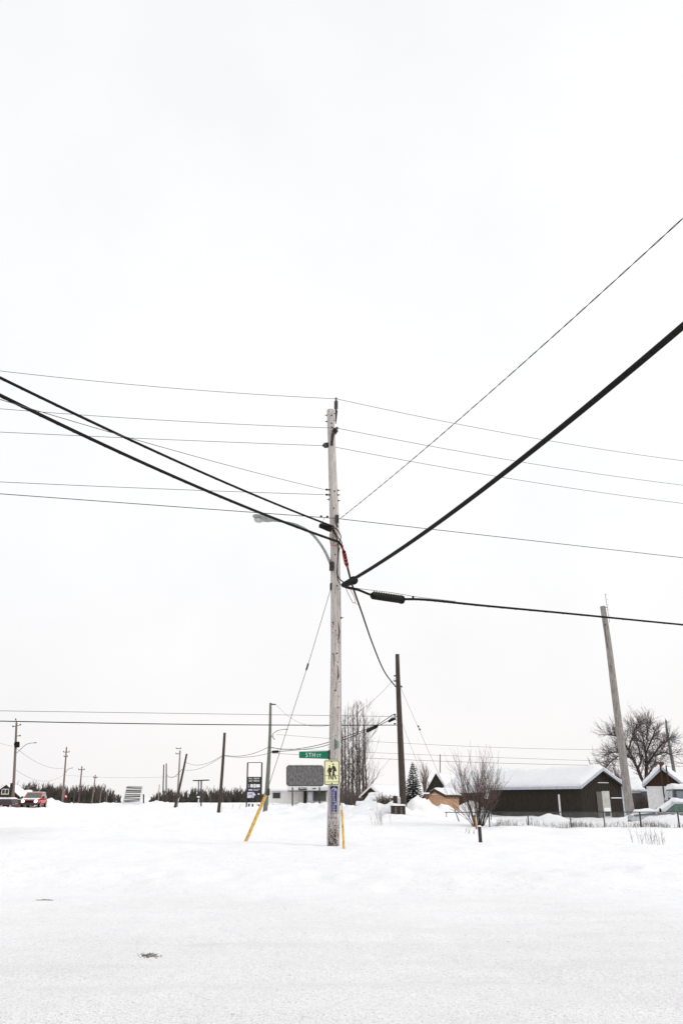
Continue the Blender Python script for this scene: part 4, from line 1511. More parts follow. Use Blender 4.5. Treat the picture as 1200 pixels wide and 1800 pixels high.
def gable_house(name, label, cat, loc, rz, w, l, hw, hr, mw, ov=.3, snow=.2, group=None, trim='trim', y0=0.0, snow_seed=1, roofm='greywall', ovf=.25):
    """gable front on the local y=0 plane facing -y, ridge along +y"""
    t = thing(name, label, cat, loc, group, rz)
    z0 = -.8
    h = w / 2
    mb = MB()
    mb.prism([(-h, y0, z0), (h, y0, z0), (h, y0, hw), (0, y0, hr), (-h, y0, hw)], (0, l - y0, 0))
    mb.build('wall', mw, t, local=True)
    sl_ = (hr - hw) / h
    for s in (-1, 1):
        ex, ez = s * (h + ov), hw - ov * sl_
        a, b = Vector((ex, -ovf, ez)), Vector((ex, l + ovf, ez))
        c, d = Vector((0, l + ovf, hr)), Vector((0, -ovf, hr))
        up_ = Vector((0, 0, .09))
        mb = MB()
        lift = Vector((0, 0, .012))
        vs = [a + lift, b + lift, c + lift, d + lift, a + up_, b + up_, c + up_, d + up_]
        mb.add(vs, [(0, 1, 2, 3), (7, 6, 5, 4), (0, 4, 5, 1), (1, 5, 6, 2), (2, 6, 7, 3), (3, 7, 4, 0)])
        r_ = mb.build('roof', roofm, t, local=True)
        if snow:
            mb = MB()
            snow_slab(mb, a + up_, b + up_, c + up_, d + up_, snow, random.Random(snow_seed), nu=max(10, int(l * 2.2)), nv=8)
            mb.build('roof_snow', 'snowcap', r_, local=True, smooth=True)
        # barge board on the gable
        mb = MB()
        q = Vector((0, 0, .13))
        mb.prism([a + Vector((0, -.025, -.07)), d + Vector((0, -.025, -.07)), d + Vector((0, -.025, .12)), a + Vector((0, -.025, .12))], (0, .022, 0))
        mb.build('barge_board', trim, r_, local=True)
        mb = MB()
        x_ = ex + s * .004
        mb.box((min(x_, x_ + s * .025), -ovf, ez - .06), (max(x_, x_ + s * .025), l + ovf, ez + .10))
        mb.build('fascia', trim, r_, local=True)
    return t


# the long dark building on the right ---------------------------------------
C0 = at(1021, 1402, 55)
Cl = at(862, 1402, 64)
Ld = Vector((Cl.x - C0.x, Cl.y - C0.y, 0))
Lv = Ld.normalized()
Gv = Vector((Lv.y, -Lv.x, 0))
w_ = 3.55
ang = math.atan2(Gv.y, Gv.x)
gb = .35
ctr = Vector((C0.x, C0.y, gb)) + Gv * (w_ / 2)
bld = gable_house('long_building', 'long low dark building with snowy gable roof on the right', 'building', ctr, ang, w_, 10.0, 2.0, 3.0, 'darkwall', ov=.28, snow=.22, trim='trim', ovf=.35)
mb = MB()                                # vertical battens on the long side and the gable
rg = random.Random(8)
for k in range(50):
    y = .12 + k * .2
    mb.box((-w_ / 2 - .028, y - .022, -.7), (-w_ / 2 - .003, y + .022, 1.96))
for k in range(17):
    x = -w_ / 2 + .12 + k * .207
    zt = 2.0 + (1 - abs(x) / (w_ / 2)) * .98
    mb.box((x - .022, -.026, -.7), (x + .022, -.003, zt - .06))
k_ = mb.build('battens', 'darkwall', bld, local=True)
k_['kind'] = 'stuff'
mb = MB()
mb.box((-.52, -.06, -.45), (-.1, -.03, 1.62))
mb.build('door_panel', 'greywall', bld, local=True)
mb = MB()
mb.box((-.08, -.075, -.6), (.56, -.03, 1.66))
dr = mb.build('door', 'door', bld, local=True)
mb = MB()
mb.box((.02, -.085, .10), (.46, -.077, .34))
mb.build('glass_pane', 'glass', dr, local=True)
mb = MB()
mb.box((-.02, -.082, .42), (.52, -.076, .62))
mb.build('snow_patch', 'snowcap', dr, local=True)
mb = MB()
mb.box((-.3, -.05, 2.16), (.62, -.03, 2.20))
mb.box((.72, -.05, 1.20), (1.62, -.03, 1.26))
mb.build('white_rail', 'white_trim', bld, local=True)
mb = MB()
mb.box((w_ / 2 - .09, -.045, -.7), (w_ / 2 + .03, -.028, 1.95))
mb.build('corner_board', 'trim', bld, local=True)
mb = MB()
mb.box((-w_ / 2 - .07, 2.05, -.6), (-w_ / 2 - .03, 2.2, 1.45))
mb.build('drain_pipe', 'white_trim', bld, local=True)
# set-back left part with a lower porch
ext = Vector((C0.x, C0.y, gb)) + Lv * 10.02 + Gv * (w_ / 2 + .25)
b2_ = gable_house('rear_wing', 'set back rear wing of the long dark building behind the shrub', 'building', ext, ang, w_ - .5, 7.2, 1.9, 3.12, 'greywall', ov=.5, snow=.22, trim='darksteel', ovf=-.02)
mb = MB()
mb.box((-w_ / 2 + .1, .8, .55), (-w_ / 2 + .22, 6.4, 1.62))
mb.build('wall_panel', 'brownwall', b2_, local=True)
a = at(855, 1399, 62)
mb = MB()
mb.lathe(Vector((a.x, a.y, a.z)), (-.2, -1, 0), [(0, .16), (.08, .22), (.16, .18), (.2, .05)], 12)
o = mb.build('satellite_dish', 'white_trim', origin=a)
MB().tube([a + Vector((0, .02, 0)), a + Vector((.15, .55, -.1))], .03, 6).build('arm', 'steel', o)
tag(o, 'small pale satellite dish on the dark wall behind the shrub', 'satellite dish')

# A-frame with snow roof and dark gable behind the plywood shed
p = at(767.5, 1404, 74)
gable_house('house', 'A-frame house with a dark triangular gable and steep snowy roof', 'house', Vector((p.x, p.y, .4)), R(-30), 2.75, 7.5, at(768, 1404, 74).z - .4, at(768, 1362, 74).z - .4, 'darkwall', ov=.05, snow=.13, trim='darkwall', ovf=.03)
# plywood shed
SHB = at(780, 1421, 60).z
p = at(766, 1420, 60)
sh = gable_house('shed', 'small orange plywood shed half buried in snow below the A-frame', 'shed', Vector((p.x, p.y, SHB - .1)), R(-34), 1.35, 2.3, at(780, 1398, 60).z - SHB + .1, at(764, 1390, 60).z - SHB + .12, 'ply', ov=.16, snow=.10, trim='post', ovf=.16)
mb = MB()
mb.box((-.28, -.03, 1.02), (.1, -.003, 1.08))
mb.build('name_board', 'white_trim', sh, local=True)
a = at(749, 1401, 59.4)
mb = MB()
mb.box((a.x - .17, a.y - .02, a.z - .2), (a.x + .17, a.y + .05, a.z + .2))
wb = mb.build('cupboard', 'redbrown', origin=a)
mb = MB()
mb.box((a.x + .0, a.y - .032, a.z - .16), (a.x + .015, a.y - .021, a.z + .16))
mb.build('door_seam', 'ply', wb)
MB().box((a.x - .24, a.y - .08, a.z + .202), (a.x + .22, a.y + .12, a.z + .30)).build('snow_cap', 'snowcap', wb)
MB().box((a.x - .12, a.y + .0, a.z - 1.0), (a.x + .12, a.y + .04, a.z - .201)).build('leg', 'post', wb)
tag(wb, 'small red-brown cabinet with snow cap left of the plywood shed', 'cabinet')

# house with dark gable between poplars and dark pole
p = at(654, 1404, 100)
gable_house('house', 'house with a low dark gable and wide snowy roof left of the dark pole', 'house', Vector((p.x, p.y, .3)), R(-38), 2.7, 6.0, at(651, 1398, 100).z - .3, at(651, 1383, 100).z - .3, 'brownwall', ov=.35, snow=.2, trim='white_trim', ovf=.3)

# left edge house
p = at(9, 1404, 115)
h1 = gable_house('house', 'brown gabled house with a window at the left edge', 'house', Vector((p.x, p.y, .3)), R(9), 4.5, 6.5, at(9, 1405, 115).z - .3, at(9, 1381, 115).z - .3, 'brownwall', ov=.25, snow=.2, trim='post', ovf=.2)
zc = at(9, 1391.5, 115).z - .3
mb = MB()
mb.box((-.55, -.06, zc - .36), (.42, -.005, zc + .36))
wf = mb.build('window', 'white_trim', h1, local=True)
for xa, xb in ((-.47, -.10), (-.03, .34)):
    MB().box((xa, -.072, zc - .27), (xb, -.061, zc + .27)).build('pane', 'glass', wf, local=True)
p = at(48, 1404, 116)
gable_house('garage', 'low snowy roofed garage right of the brown house at the left edge', 'garage', Vector((p.x, p.y + 1.5, .3)), R(90), 3.0, 2.2, at(36, 1401, 116).z - .3, at(36, 1392, 116).z - .3, 'brownwall', ov=.2, snow=.16, trim='post', ovf=.1)

# blue shed and brown gabled house on the far right
p = at(1136, 1404, 68)
gable_house('shed', 'slate blue shed with snow on its roof behind the big tree', 'shed', Vector((p.x, p.y + 1.2, .35)), R(84), 2.4, 1.15, at(1124, 1391, 68).z - .35, at(1124, 1373, 68).z - .35, 'blueshed', ov=.12, snow=.15, trim='white_trim', ovf=.08)
p = at(1150, 1404, 67)
mb = MB()
mb.box((-.72, 0, -.5), (.72, .8, at(1150, 1391, 67).z - .35))
o = thing('shed', 'lower slate blue shed wall right of the big tree trunk', 'shed', Vector((p.x, p.y, .35)))
mb.build('wall', 'blueshed', o, local=True)
mb = MB()
zt = at(1150, 1391, 67).z - .35
mb.box((-.78, -.08, zt + .002), (.78, .86, zt + .16))
mb.build('roof_snow', 'snowcap', o, local=True)
p = at(1172, 1404, 58)
gh = gable_house('house', 'brown gabled house with white lower wall at the right edge', 'house', Vector((p.x - .12, p.y, .35)), R(-24), 2.3, 6.0, at(1172, 1378, 58).z - .35, at(1167, 1354, 58).z - .25, 'brownwall', ov=.2, snow=.2, trim='trim', ovf=.3)
zt = at(1172, 1382, 58).z - .35
mb = MB()
mb.box((-1.15, -.05, -.6), (1.15, -.004, zt))
mb.build('lower_wall', 'white_trim', gh, local=True)
for x in (-.05, .32):
    MB().box((x - .045, -.42, -.6), (x + .045, -.36, at(1172, 1350, 58).z - .2)).build('post', 'post', gh, local=True)
MB().box((-.16, .35, at(1167, 1352, 58).z - .6), (.16, .75, at(1167, 1346, 58).z - .1)).build('chimney', 'redbrown', gh, local=True)

# store behind the big grey sign --------------------------------------------
StY = 128.0
p = at(530, 1404, StY)
st = thing('store', 'pale store with dark window and canopy behind the big grey sign', 'store', Vector((p.x, StY, gz(p.x, StY))))


def pbox(x0, y0, x1, y1, Y, d):
    a, b = at(x0, y1, Y), at(x1, y0, Y)
    return MB().box((a.x, Y, a.z), (b.x, Y + d, b.z))


pbox(470, 1390, 581, 1440, StY, 6).build('wall', 'cream', st)
mb = pbox(468, 1387.5, 583, 1390, StY - .5, 7)
mb.build('roof', 'snowcap', st)
pbox(479.2, 1393, 492.6, 1403.2, StY - .1, .06).build('window', 'glass', st)
wf = pbox(478, 1391.6, 494, 1393, StY - .14, .12).build('window_head', 'white_trim', st)
cf = pbox(505, 1383, 576, 1389.6, StY - 1.6, .5).build('canopy', 'white_trim', st)
pbox(505, 1389.8, 576, 1391, StY - 1.7, 1.5).build('canopy_soffit', 'post', st)
mb = pbox(524.5, 1383.2, 539, 1388.8, StY - 1.66, .05)
sgn = mb.build('canopy_sign', 'black_print', st)
for k in range(6):
    pbox(526 + k * 2.1, 1385 - .8 * (k % 2), 527 + k * 2.1, 1387, StY - 1.69, .02).build('letter_stroke', 'white_print', sgn)
for k, x in enumerate((549.5, 551.6, 553.4)):
    pbox(x, 1384.8 + .4 * (k % 2), x + 1.3, 1387, StY - 1.65, .04).build('letter_block', 'black_print', cf)
for x in (524.6, 526.4, 528.4, 530.2, 532):
    pbox(x, 1391, x + 1.0, 1440, StY - 1.5, .08).build('bar', 'post', st)
pbox(533, 1391, 539, 1440, StY - .3, .28).build('door', 'darkwall', st)
pbox(551, 1391, 573, 1408, StY - .3, .28).build('recess_shade', 'greywall', st)  # solid box proud of the wall; shade of a recess put into its colour
mb = pbox(541, 1392, 549, 1412, StY - 1.4, .4)
mb.build('ice_box', 'trim', st)
for x in (513, 579):
    pbox(x, 1390, x + 1.2, 1440, StY - 1.5, .12).build('column', 'white_trim', st)

# big grey sign ----------------------------------------------------------------
BSY = 96.0
p = at(538, 1416, BSY)
bs = thing('roadside_sign', 'big grey blank sign with rounded corners on two posts', 'sign', Vector((p.x, BSY, gz(p.x, BSY))))
MB().flat(rrect(503, 1345.5, 569, 1382, 5), BSY, .45).build('panel', 'signback', bs)
mb = MB()
o1, o2 = rrect(503, 1345.5, 569, 1382, 5), rrect(503.9, 1346.4, 568.1, 1381.1, 4.3)
nn = len(o1)
mb.add([at(a, b, BSY - .03) for a, b in o1] + [at(a, b, BSY - .03) for a, b in o2] + [at(a, b, BSY) for a, b in o2], [(k, (k + 1) % nn, (k + 1) % nn + nn, k + nn) for k in range(nn)] + [(k + nn, (k + 1) % nn + nn, (k + 1) % nn + 2 * nn, k + 2 * nn) for k in range(nn)])
mb.build('frame', 'darksteel', bs)
mb = MB()
mb.flat([(505, 1382.4), (567, 1382.4), (567, 1384), (505, 1384)], BSY + .02, .4)
mb.build('bottom_rail', 'white_trim', bs)
for x in (514, 561.5):
    a, b = at(x, 1382.2, BSY + .2), at(x, 1440, BSY + .2)
    MB().tube([b, a], .075, 8).build('post', 'darksteel', bs)
mb = MB()
rg = random.Random(6)
top = []
A_, B_ = at(506, 1345.4, BSY), at(566, 1345.4, BSY)
for k in range(30):
    q = A_.lerp(B_, (k + .5) / 30)
    hh = rg.uniform(.03, .13)
    mb.box((q.x - .075, BSY + .06, q.z), (q.x + .07, BSY + .4, q.z + hh))
mb.build('snow_ridge', 'snowcap', bs)

# fuel price sign -----------------------------------------------------------------
FY = 84.0
p = at(447, 1424, FY)
fs_ = thing('fuel_price_sign', 'tall black fuel price sign with empty upper frame', 'sign', Vector((p.x, FY, gz(p.x, FY))))
for x0, x1 in ((435.4, 432.6), (460.4, 458.2)):
    a, b = at(x0, 1340.5, FY + .1), at(x1, 1440, FY + .1)
    MB().tube([b, a], .075, 6).build('post', 'darksteel', fs_)
MB().tube([at(435.4, 1340.5, FY + .1), at(460.4, 1340.2, FY + .1)], .035, 5).build('top_bar', 'darksteel', fs_)
MB().flat([(434.8, 1365.5), (459.6, 1365.5), (458.8, 1403.6), (433.6, 1403.6)], FY - .05, .12).build('panel', 'black_print', fs_)
mb = MB()
for s, rect in (('FULL', (437.3, 1367.2, 444.2, 1369.8)), ('SERVE', (446, 1367.2, 456, 1369.8)), ('SELF', (437.3, 1371.3, 444.2, 1374)), ('SERVE', (446, 1371.3, 456, 1374))):
    mb = MB()
    text_mesh(mb, s, rect, FY - .075, .02, offset=.012)
    mb.build('lettering', 'white_print', fs_)
for rect in ((440.2, 1378.4, 444.8, 1384.2), (446, 1378.2, 449.4, 1384.6), (450.2, 1378.6, 456.8, 1384)):
    x0, y0, x1, y1 = rect
    MB().flat([(x0, y0), (x1, y0), (x1, y1), (x0, y1)], FY - .075, .02).build('price_tile', 'white_print', fs_)
mb = MB()
for k, (x0, y0, x1, y1) in enumerate(((436, 1379.2, 438.2, 1380.2), (436, 1382, 438.8, 1382.8), (436.6, 1384, 438, 1384.6), (436.4, 1387.2, 443.6, 1388.4), (444.6, 1387, 457, 1387.6), (437, 1389, 444, 1389.8), (446, 1388.8, 454, 1389.6))):
    mb.flat([(x0, y0), (x1, y0), (x1, y1), (x0, y1)], FY - .07, .015)
mb.build('small_print', 'lilac_print', fs_)
MB().flat([(435, 1392.4), (445.5, 1392.2), (449.8, 1397.6), (446, 1399), (446, 1402.6), (434.6, 1402.6)], FY - .075, .02).build('arrow_picture', 'lilac_print', fs_)
mb = MB()
rg = random.Random(15)
for k in range(16):
    x, y = rg.uniform(435.4, 444), rg.uniform(1393, 1401.6)
    mb.flat([(x, y), (x + 1.4, y + .2), (x + 1.0, y + 1.1), (x - .2, y + .8)], FY - .085, .008)
mb.build('picture_print', 'black_print', fs_)
MB().flat([(453, 1394.6), (456, 1394.2), (456.4, 1396.8), (453, 1397)], FY - .075, .02).build('badge', 'lilac_print', fs_)

# T-shaped empty frame ------------------------------------------------------------------
p = at(352, 1408, 110)
tf = thing('sign_frame', 'dark T-shaped frame of a flat beam on two posts', 'sign frame', Vector((p.x, 110, gz(p.x, 110))))
MB().flat([(338.8, 1371.2), (366, 1370.2), (366, 1372), (338.8, 1373)], 110, 1.2).build('beam', 'darksteel', tf)
for x in (349.2, 354):
    a, b = at(x, 1372.6, 110.5), at(x - .6, 1440, 110.5)
    MB().tube([b, a], .075 if x < 350 else .1, 6).build('post', 'darksteel', tf)
# fuel pump like white pedestal in front of it
p = at(348.6, 1416, 104)
wp = thing('pedestal', 'narrow white capped pedestal in front of the T-shaped frame', 'pedestal', Vector((p.x, 104, gz(p.x, 104))))
mb = pbox(347.2, 1404, 350, 1425, 104, .2)
mb.build('column', 'white_trim', wp)
pbox(346.6, 1399.6, 350.4, 1402, 103.9, .4).build('cap', 'snowcap', wp)
pbox(347.2, 1402, 349.6, 1404, 103.95, .25).build('dark_band', 'black', wp)

# weathered slatted board on the left ------------------------------------------------------
SLY = 100.0
p = at(233, 1410, SLY)
sb = thing('slatted_board', 'weathered grey slatted board leaning in a white frame on the left', 'sign board', Vector((p.x, SLY, gz(p.x, SLY))))


def sq(u, v):
    a = (222.5 + (251 - 222.5) * u, 1381.5 + .5 * u)
    b = (216.5 + (246.5 - 216.5) * u, 1408.6 - 1.4 * u)
    return a[0] + (b[0] - a[0]) * v, a[1] + (b[1] - a[1]) * v


for k in range(10):
    rg = random.Random(k)
    v0, v1 = k / 10 + .016, (k + 1) / 10 - .016
    e_ = [rg.uniform(-.022, .022) for _ in range(2)]
    MB().flat([sq(.03, v0 + e_[0]), sq(.97, v0 + e_[1]), sq(.97, v1 + e_[1]), sq(.03, v1 + e_[0])], SLY - .01 * (k % 3), .05).build('slat', 'boardgrey', sb)
for u0, u1 in ((-.035, .03), (.97, 1.04)):
    MB().flat([sq(u0, -.03), sq(u1, -.03), sq(u1, 1.25), sq(u0, 1.25)], SLY - .06, .12).build('frame_post', 'white_trim', sb)
MB().flat([sq(.0, -.06), sq(1, -.06), sq(1, -.0), sq(.0, -.0)], SLY - .05, .1).build('snow_cap', 'snowcap', sb)
MB().flat([sq(.03, 1.0), sq(.97, 1.0), sq(.97, 1.06), sq(.03, 1.06)], SLY - .05, .08).build('bottom_rail', 'boardgrey', sb)
MB().flat([(251.4, 1396), (253.2, 1396), (253.2, 1412), (251.4, 1412)], SLY + 1, .2).build('back_brace', 'pole_dark', sb)

# small red and white board by the second left pole
p = at(115, 1402, 150)
o = thing('notice_board', 'small red and white board beside the second left pole', 'sign', Vector((p.x, 150, gz(p.x, 150))))
pbox(112.4, 1397, 118, 1402.5, 150, .12).build('panel', 'redpaint', o)
MB().flat([(114.2, 1397.4), (118, 1399.6), (117.6, 1402), (115.4, 1400.2)], 149.96, .03).build('white_flash', 'white_print', o)
for x in (113, 117):
    pbox(x, 1402.5, x + .6, 1420, 150.03, .1).build('post', 'post', o)

# snow-topped box at the foot of the dark pole -----------------------------------------------
BX = 42.5
p = at(702, 1424, BX)
o = thing('planter_box', 'snow topped wooden box at the foot of the dark pole', 'box', Vector((p.x, BX, gz(p.x, BX))))
pbox(688, 1417.6, 712, 1432, BX, .7).build('box', 'brownwall', o)
for k in range(5):
    pbox(689 + 4.8 * k, 1418.4, 692.6 + 4.8 * k, 1431, BX - .02, .018).build('board', 'greywall' if k % 2 else 'post', o)
pbox(686.6, 1416.6, 714.6, 1417.6, BX - .05, .85).build('rim', 'pole_dark', o)
mb = MB()
a, b = at(687, 1416.5, BX - .03), at(713.5, 1416.5, BX - .03)
snow_slab(mb, (a.x, BX - .03, a.z), (b.x, BX - .03, a.z), (b.x, BX + .75, a.z + .02), (a.x, BX + .75, a.z + .02), .09, random.Random(2), nu=10, nv=5, over=.0)
mb.build('snow_cap', 'snowcap', o, smooth=True)
p = at(694.5, 1412, BX + .9)
o = thing('post', 'short dark stump post with snow on top beside the dark pole', 'post', Vector((p.x, BX + .9, gz(p.x, BX + .9))))
pbox(691, 1399, 698, 1425, BX + .9, .2).build('shaft', 'post', o)
MB().lathe(at(694.4, 1399, BX + 1.0), (0, 0, 1), [(0, .11), (.06, .1), (.12, .05), (.14, .01)], 8).build('snow_cap', 'snowcap', o)
p = at(701, 1412, BX + 1.2)
o = thing('marker', 'white marker post between stump and dark pole', 'post', Vector((p.x, BX + 1.2, gz(p.x, BX + 1.2))))
pbox(698.6, 1402.6, 703.4, 1425, BX + 1.2, .15).build('shaft', 'white_trim', o)
MB().lathe(at(701, 1402.6, BX + 1.27), (0, 0, 1), [(0, .06), (.04, .05), (.07, .01)], 8).build('snow_cap', 'snowcap', o)


# ------------------------------------------------------------------ vehicles
def loft(mb, secs, n=14, cap=True, p=2.6):
    """secs: (y, zlow, zhigh, halfwidth); superellipse cross-sections"""
    rings = []
    for y, z0, z1, hw in secs:
        ring = []
        for k in range(n):
            a = 2 * PI * (k + .5) / n
            c, s = math.cos(a), math.sin(a)
            ring.append(Vector((hw * math.copysign(abs(c) ** (2 / p), c), y, (z0 + z1) / 2 + (z1 - z0) / 2 * math.copysign(abs(s) ** (2 / p), s))))
        rings.append(ring)
    vs = [q for r_ in rings for q in r_]
    fs = [(i * n + k, (i + 1) * n + k, (i + 1) * n + (k + 1) % n, i * n + (k + 1) % n) for i in range(len(rings) - 1) for k in range(n)]
    if cap:
        fs += [tuple(range(n)), tuple((len(rings) - 1) * n + k for k in range(n - 1, -1, -1))]
    mb.add(vs, fs)


def car(name, label, cat, loc, rz, paint, glass='glass', lights='lens', L=4.5, W=1.8, H=1.65, hood=.98, snow=.0, group=None, pickup=False, snowed=False):
    """front towards +y"""
    t = thing(name, label, cat, loc, group, rz)
    h = W / 2
    mb = MB()
    f = L / 2
    loft(mb, [(-f, .45, .95, h * .86), (-f + .12, .36, hood + .02, h * .96), (-f + .5, .30, hood + .04, h), (-.3, .28, hood + .03, h), (f - 1.3, .30, hood + .02, h), (f - .45, .34, hood - .06, h * .98), (f - .12, .38, hood - .14, h * .93), (f, .46, hood - .24, h * .82)])
    body = mb.build('body', paint, t, local=True, smooth=True)
    # cabin
    yb0, yb1 = (-f + .25 if not pickup else -.5), f - 1.25
    yr0, yr1 = yb0 + .35, yb1 - .75
    zb, zr = hood - .02, H
    hb, hr_ = h * .93, h * .76
    base = [Vector((-hb, yb0, zb)), Vector((hb, yb0, zb)), Vector((hb, yb1, zb)), Vector((-hb, yb1, zb))]
    top = [Vector((-hr_, yr0, zr)), Vector((hr_, yr0, zr)), Vector((hr_, yr1, zr)), Vector((-hr_, yr1, zr))]
    mb = MB()
    mb.add(base + top, [(0, 1, 5, 4), (1, 2, 6, 5), (2, 3, 7, 6), (3, 0, 4, 7), (4, 5, 6, 7)])
    mb.build('cabin', paint, t, local=True)

    def panel(i0, i1, u0, u1, v0, v1, nm, mm, out=.012):
        def P_(u, v):
            return (base[i0].lerp(base[i1], u)).lerp(top[i0].lerp(top[i1], u), v)
        nrm = (base[i1] - base[i0]).cross(top[i0] - base[i0]).normalized()
        q = [P_(u0, v0), P_(u1, v0), P_(u1, v1), P_(u0, v1)]
        m2 = MB()
        m2.prism([x + nrm * out for x in q], -nrm * (out - .002))
        return m2.build(nm, mm, t, local=True)
    panel(2, 3, .1, .9, .1, .86, 'windscreen', glass)
    if snowed:
        panel(2, 3, .0, 1.0, -.05, 1.02, 'windscreen_snow', 'snowcap', .09)
        panel(3, 0, .42, 1.0, -.1, 1.02, 'side_snow', 'snowcap', .06)
        panel(1, 2, .0, .55, -.1, 1.02, 'side_snow', 'snowcap', .06)
    panel(0, 1, .08, .92, .15, .88, 'rear_window', glass)
    panel(1, 2, .06, .46, .14, .88, 'side_window', glass)
    panel(1, 2, .50, .90, .14, .88, 'side_window', glass)
    panel(3, 0, .10, .50, .14, .88, 'side_window', glass)
    panel(3, 0, .54, .94, .14, .88, 'side_window', glass)
    for s in (-1, 1):
        for y in (-f + .85, f - .85):
            m2 = MB()
            m2.lathe((s * (h - .20), y, .33), (s, 0, 0), [(0, .28), (.02, .33), (.18, .33), (.2, .30), (.205, .19), (.19, .05)], 16)
            wh = m2.build('wheel', 'black', t, local=True)
            m2 = MB()
            m2.lathe((s * (h + .004), y, .33), (s, 0, 0), [(0, .19), (.012, .18), (.014, .06)], 12)
            m2.build('rim', 'steel', wh, local=True)
        m2 = MB()
        m2.lathe((s * h * .66, f - .16, hood - .27), (0, 1, 0), [(0, .10), (.05, .15), (.16, .14), (.2, .08)], 12)
        m2.build('headlight', lights, t, local=True)
        m2 = MB()
        m2.box((min(s * h * 1.0, s * (h + .2)), f - 1.45, hood + .02), (max(s * h * 1.0, s * (h + .2)), f - 1.37, hood + .2))
        m2.build('mirror', 'black', t, local=True)
    m2 = MB()
    m2.box((-h * .42, f - .06, hood - .42), (h * .42, f + .012, hood - .20))
    m2.build('grille', 'black', t, local=True)
    m2 = MB()
    m2.box((-h * .86, f - .14, .34), (h * .86, f + .05, .55))
    m2.build('bumper', 'darksteel', t, local=True)
    if snow:
        m2 = MB()
        rgs = random.Random(7)
        snow_slab(m2, (-hr_ - .03, yr0 - .05, zr + .005), (-hr_ - .03, yr1 + .02, zr + .005), (hr_ + .03, yr1 + .02, zr + .01), (hr_ + .03, yr0 - .05, zr + .01), snow, rgs, nu=12, nv=8, over=.01)
        m2.build('roof_snow', 'snowcap', t, local=True, smooth=True)
        if name == 'dark_truck':
            return t
        m2 = MB()
        snow_slab(m2, (-h * .9, yb1 + .05, hood + .01), (-h * .9, f - .2, hood - .10), (h * .9, f - .2, hood - .10), (h * .9, yb1 + .05, hood + .01), snow * .8, rgs, nu=10, nv=8, over=.01)
        m2.build('hood_snow', 'snowcap', t, local=True, smooth=True)
    return t


def put(px, Y, dz=0.0):
    p = at(px, 1404, Y)
    return Vector((p.x, Y, gz(p.x, Y) + dz))


car('red_car', 'red vehicle with lit headlights driving towards us on the left', 'car', put(61, 88, -.12), R(180 + 8), 'redpaint', 'green_glass', 'headlamp', L=4.5, W=1.9, H=1.55, hood=.97, snow=.05)
car('maroon_car', 'snow topped dark maroon car parked at the left edge', 'car', put(3, 98, -.45), R(80), 'maroon', 'glass', 'lens', L=4.4, W=1.8, H=1.5, hood=.95, snow=.16)
car('maroon_car', 'dark maroon car parked right of the left edge pole', 'car', put(30, 99, -.4), R(170), 'maroon', 'glass', 'lens', L=4.2, W=1.7, H=1.35, hood=.9, snow=.05)
car('white_car', 'white car buried in snow behind the fence at the right edge', 'car', put(1186, 41.6, -.5), R(74), 'whitecar', 'green_glass', 'lens', L=4.5, W=1.8, H=1.38, hood=.92, snow=.2, snowed=True)
car('dark_truck', 'dark vehicle with blue tinted windscreen under snow at the right edge', 'car', put(1206, 50, -.05), R(170), 'darkcar', 'blue_glass', 'lens', L=4.6, W=2.0, H=1.72, hood=1.05, snow=.28)
car('grey_car', 'snow covered grey car behind the bank left of the dark pole', 'car', put(657, 63, -.42), R(150), 'whitecar', 'blue_glass', 'lens', L=3.6, W=1.5, H=1.5, hood=.95, snow=.26, snowed=True)

# olive bush beside it
rg = random.Random(14)
mb, cr = MB(), MB()
p0 = put(678, 60)
for k in range(60):
    a = rg.uniform(0, 6.28)
    q = p0 + Vector((rg.uniform(-.6, .6), rg.uniform(-.4, .4), -.1))
    grow(mb, cr, q, (math.cos(a) * .6, math.sin(a) * .6, 1), rg.uniform(.55, .95), .013, 0, 2, rg, spread=.6, nch=4, up=.2, seg=3, rmin=.008)
t = thing('bush', 'low olive brown bush behind the snow bank left of the dark pole', 'bush', p0)
mb.build('stems', 'leafbush', t)
cr.build('crown', 'leafbush', t)

# ------------------------------------------------------------------ fence on the right
FNY = 36.0
fpx = [862, 930.5, 1005, 1064, 1128, 1195, 1265]
fn = thing('chain_link_fence', 'low chain link fence in front of the dark building', 'fence', put(1000, FNY))
pts_ = []
for k, px in enumerate(fpx):
    p = at(px - 2, 1452, FNY)
    g = gz(p.x, FNY)
    topz = at(px, 1427.5, FNY).z
    r = .035 if k >= 4 else .026
    MB().tube([(p.x, FNY, g - .3), (p.x, FNY, topz)], r, 8).build('post', 'darksteel', fn)
    pts_.append(Vector((p.x, FNY, topz)))
mb = MB()
mb.tube(pts_, .018, 6)
mb.build('top_rail', 'darksteel', fn)
mb = MB()
x0, x1 = pts_[0].x, pts_[-1].x
zt = pts_[0].z - .02
x = x0
while x < x1:
    g = gz(x, FNY) - .1
    hgt = zt - g
    mb.tube([(x, FNY - .02, g), (min(x + hgt, x1), FNY - .02, zt)], .0028, 3, cap=False)
    mb.tube([(x, FNY - .026, zt), (min(x + hgt, x1), FNY - .026, g)], .0028, 3, cap=False)
    x += .075
k_ = mb.build('wire_mesh', 'steel', fn)
k_['kind'] = 'stuff'
# far rail lines left of the shrub: a low dark rail half buried
o = thing('low_rail', 'low dark rail half buried in snow left of the shrub', 'rail', put(805, 46))
MB().tube([at(781, 1428, 46), at(866, 1427.6, 46)], .022, 6).build('rail', 'darksteel', o)
for px in (784, 824, 862):
    q = at(px, 1428, 46)
    MB().tube([(q.x, q.y, gz(q.x, q.y) - .2), q], .02, 6).build('post', 'darksteel', o)

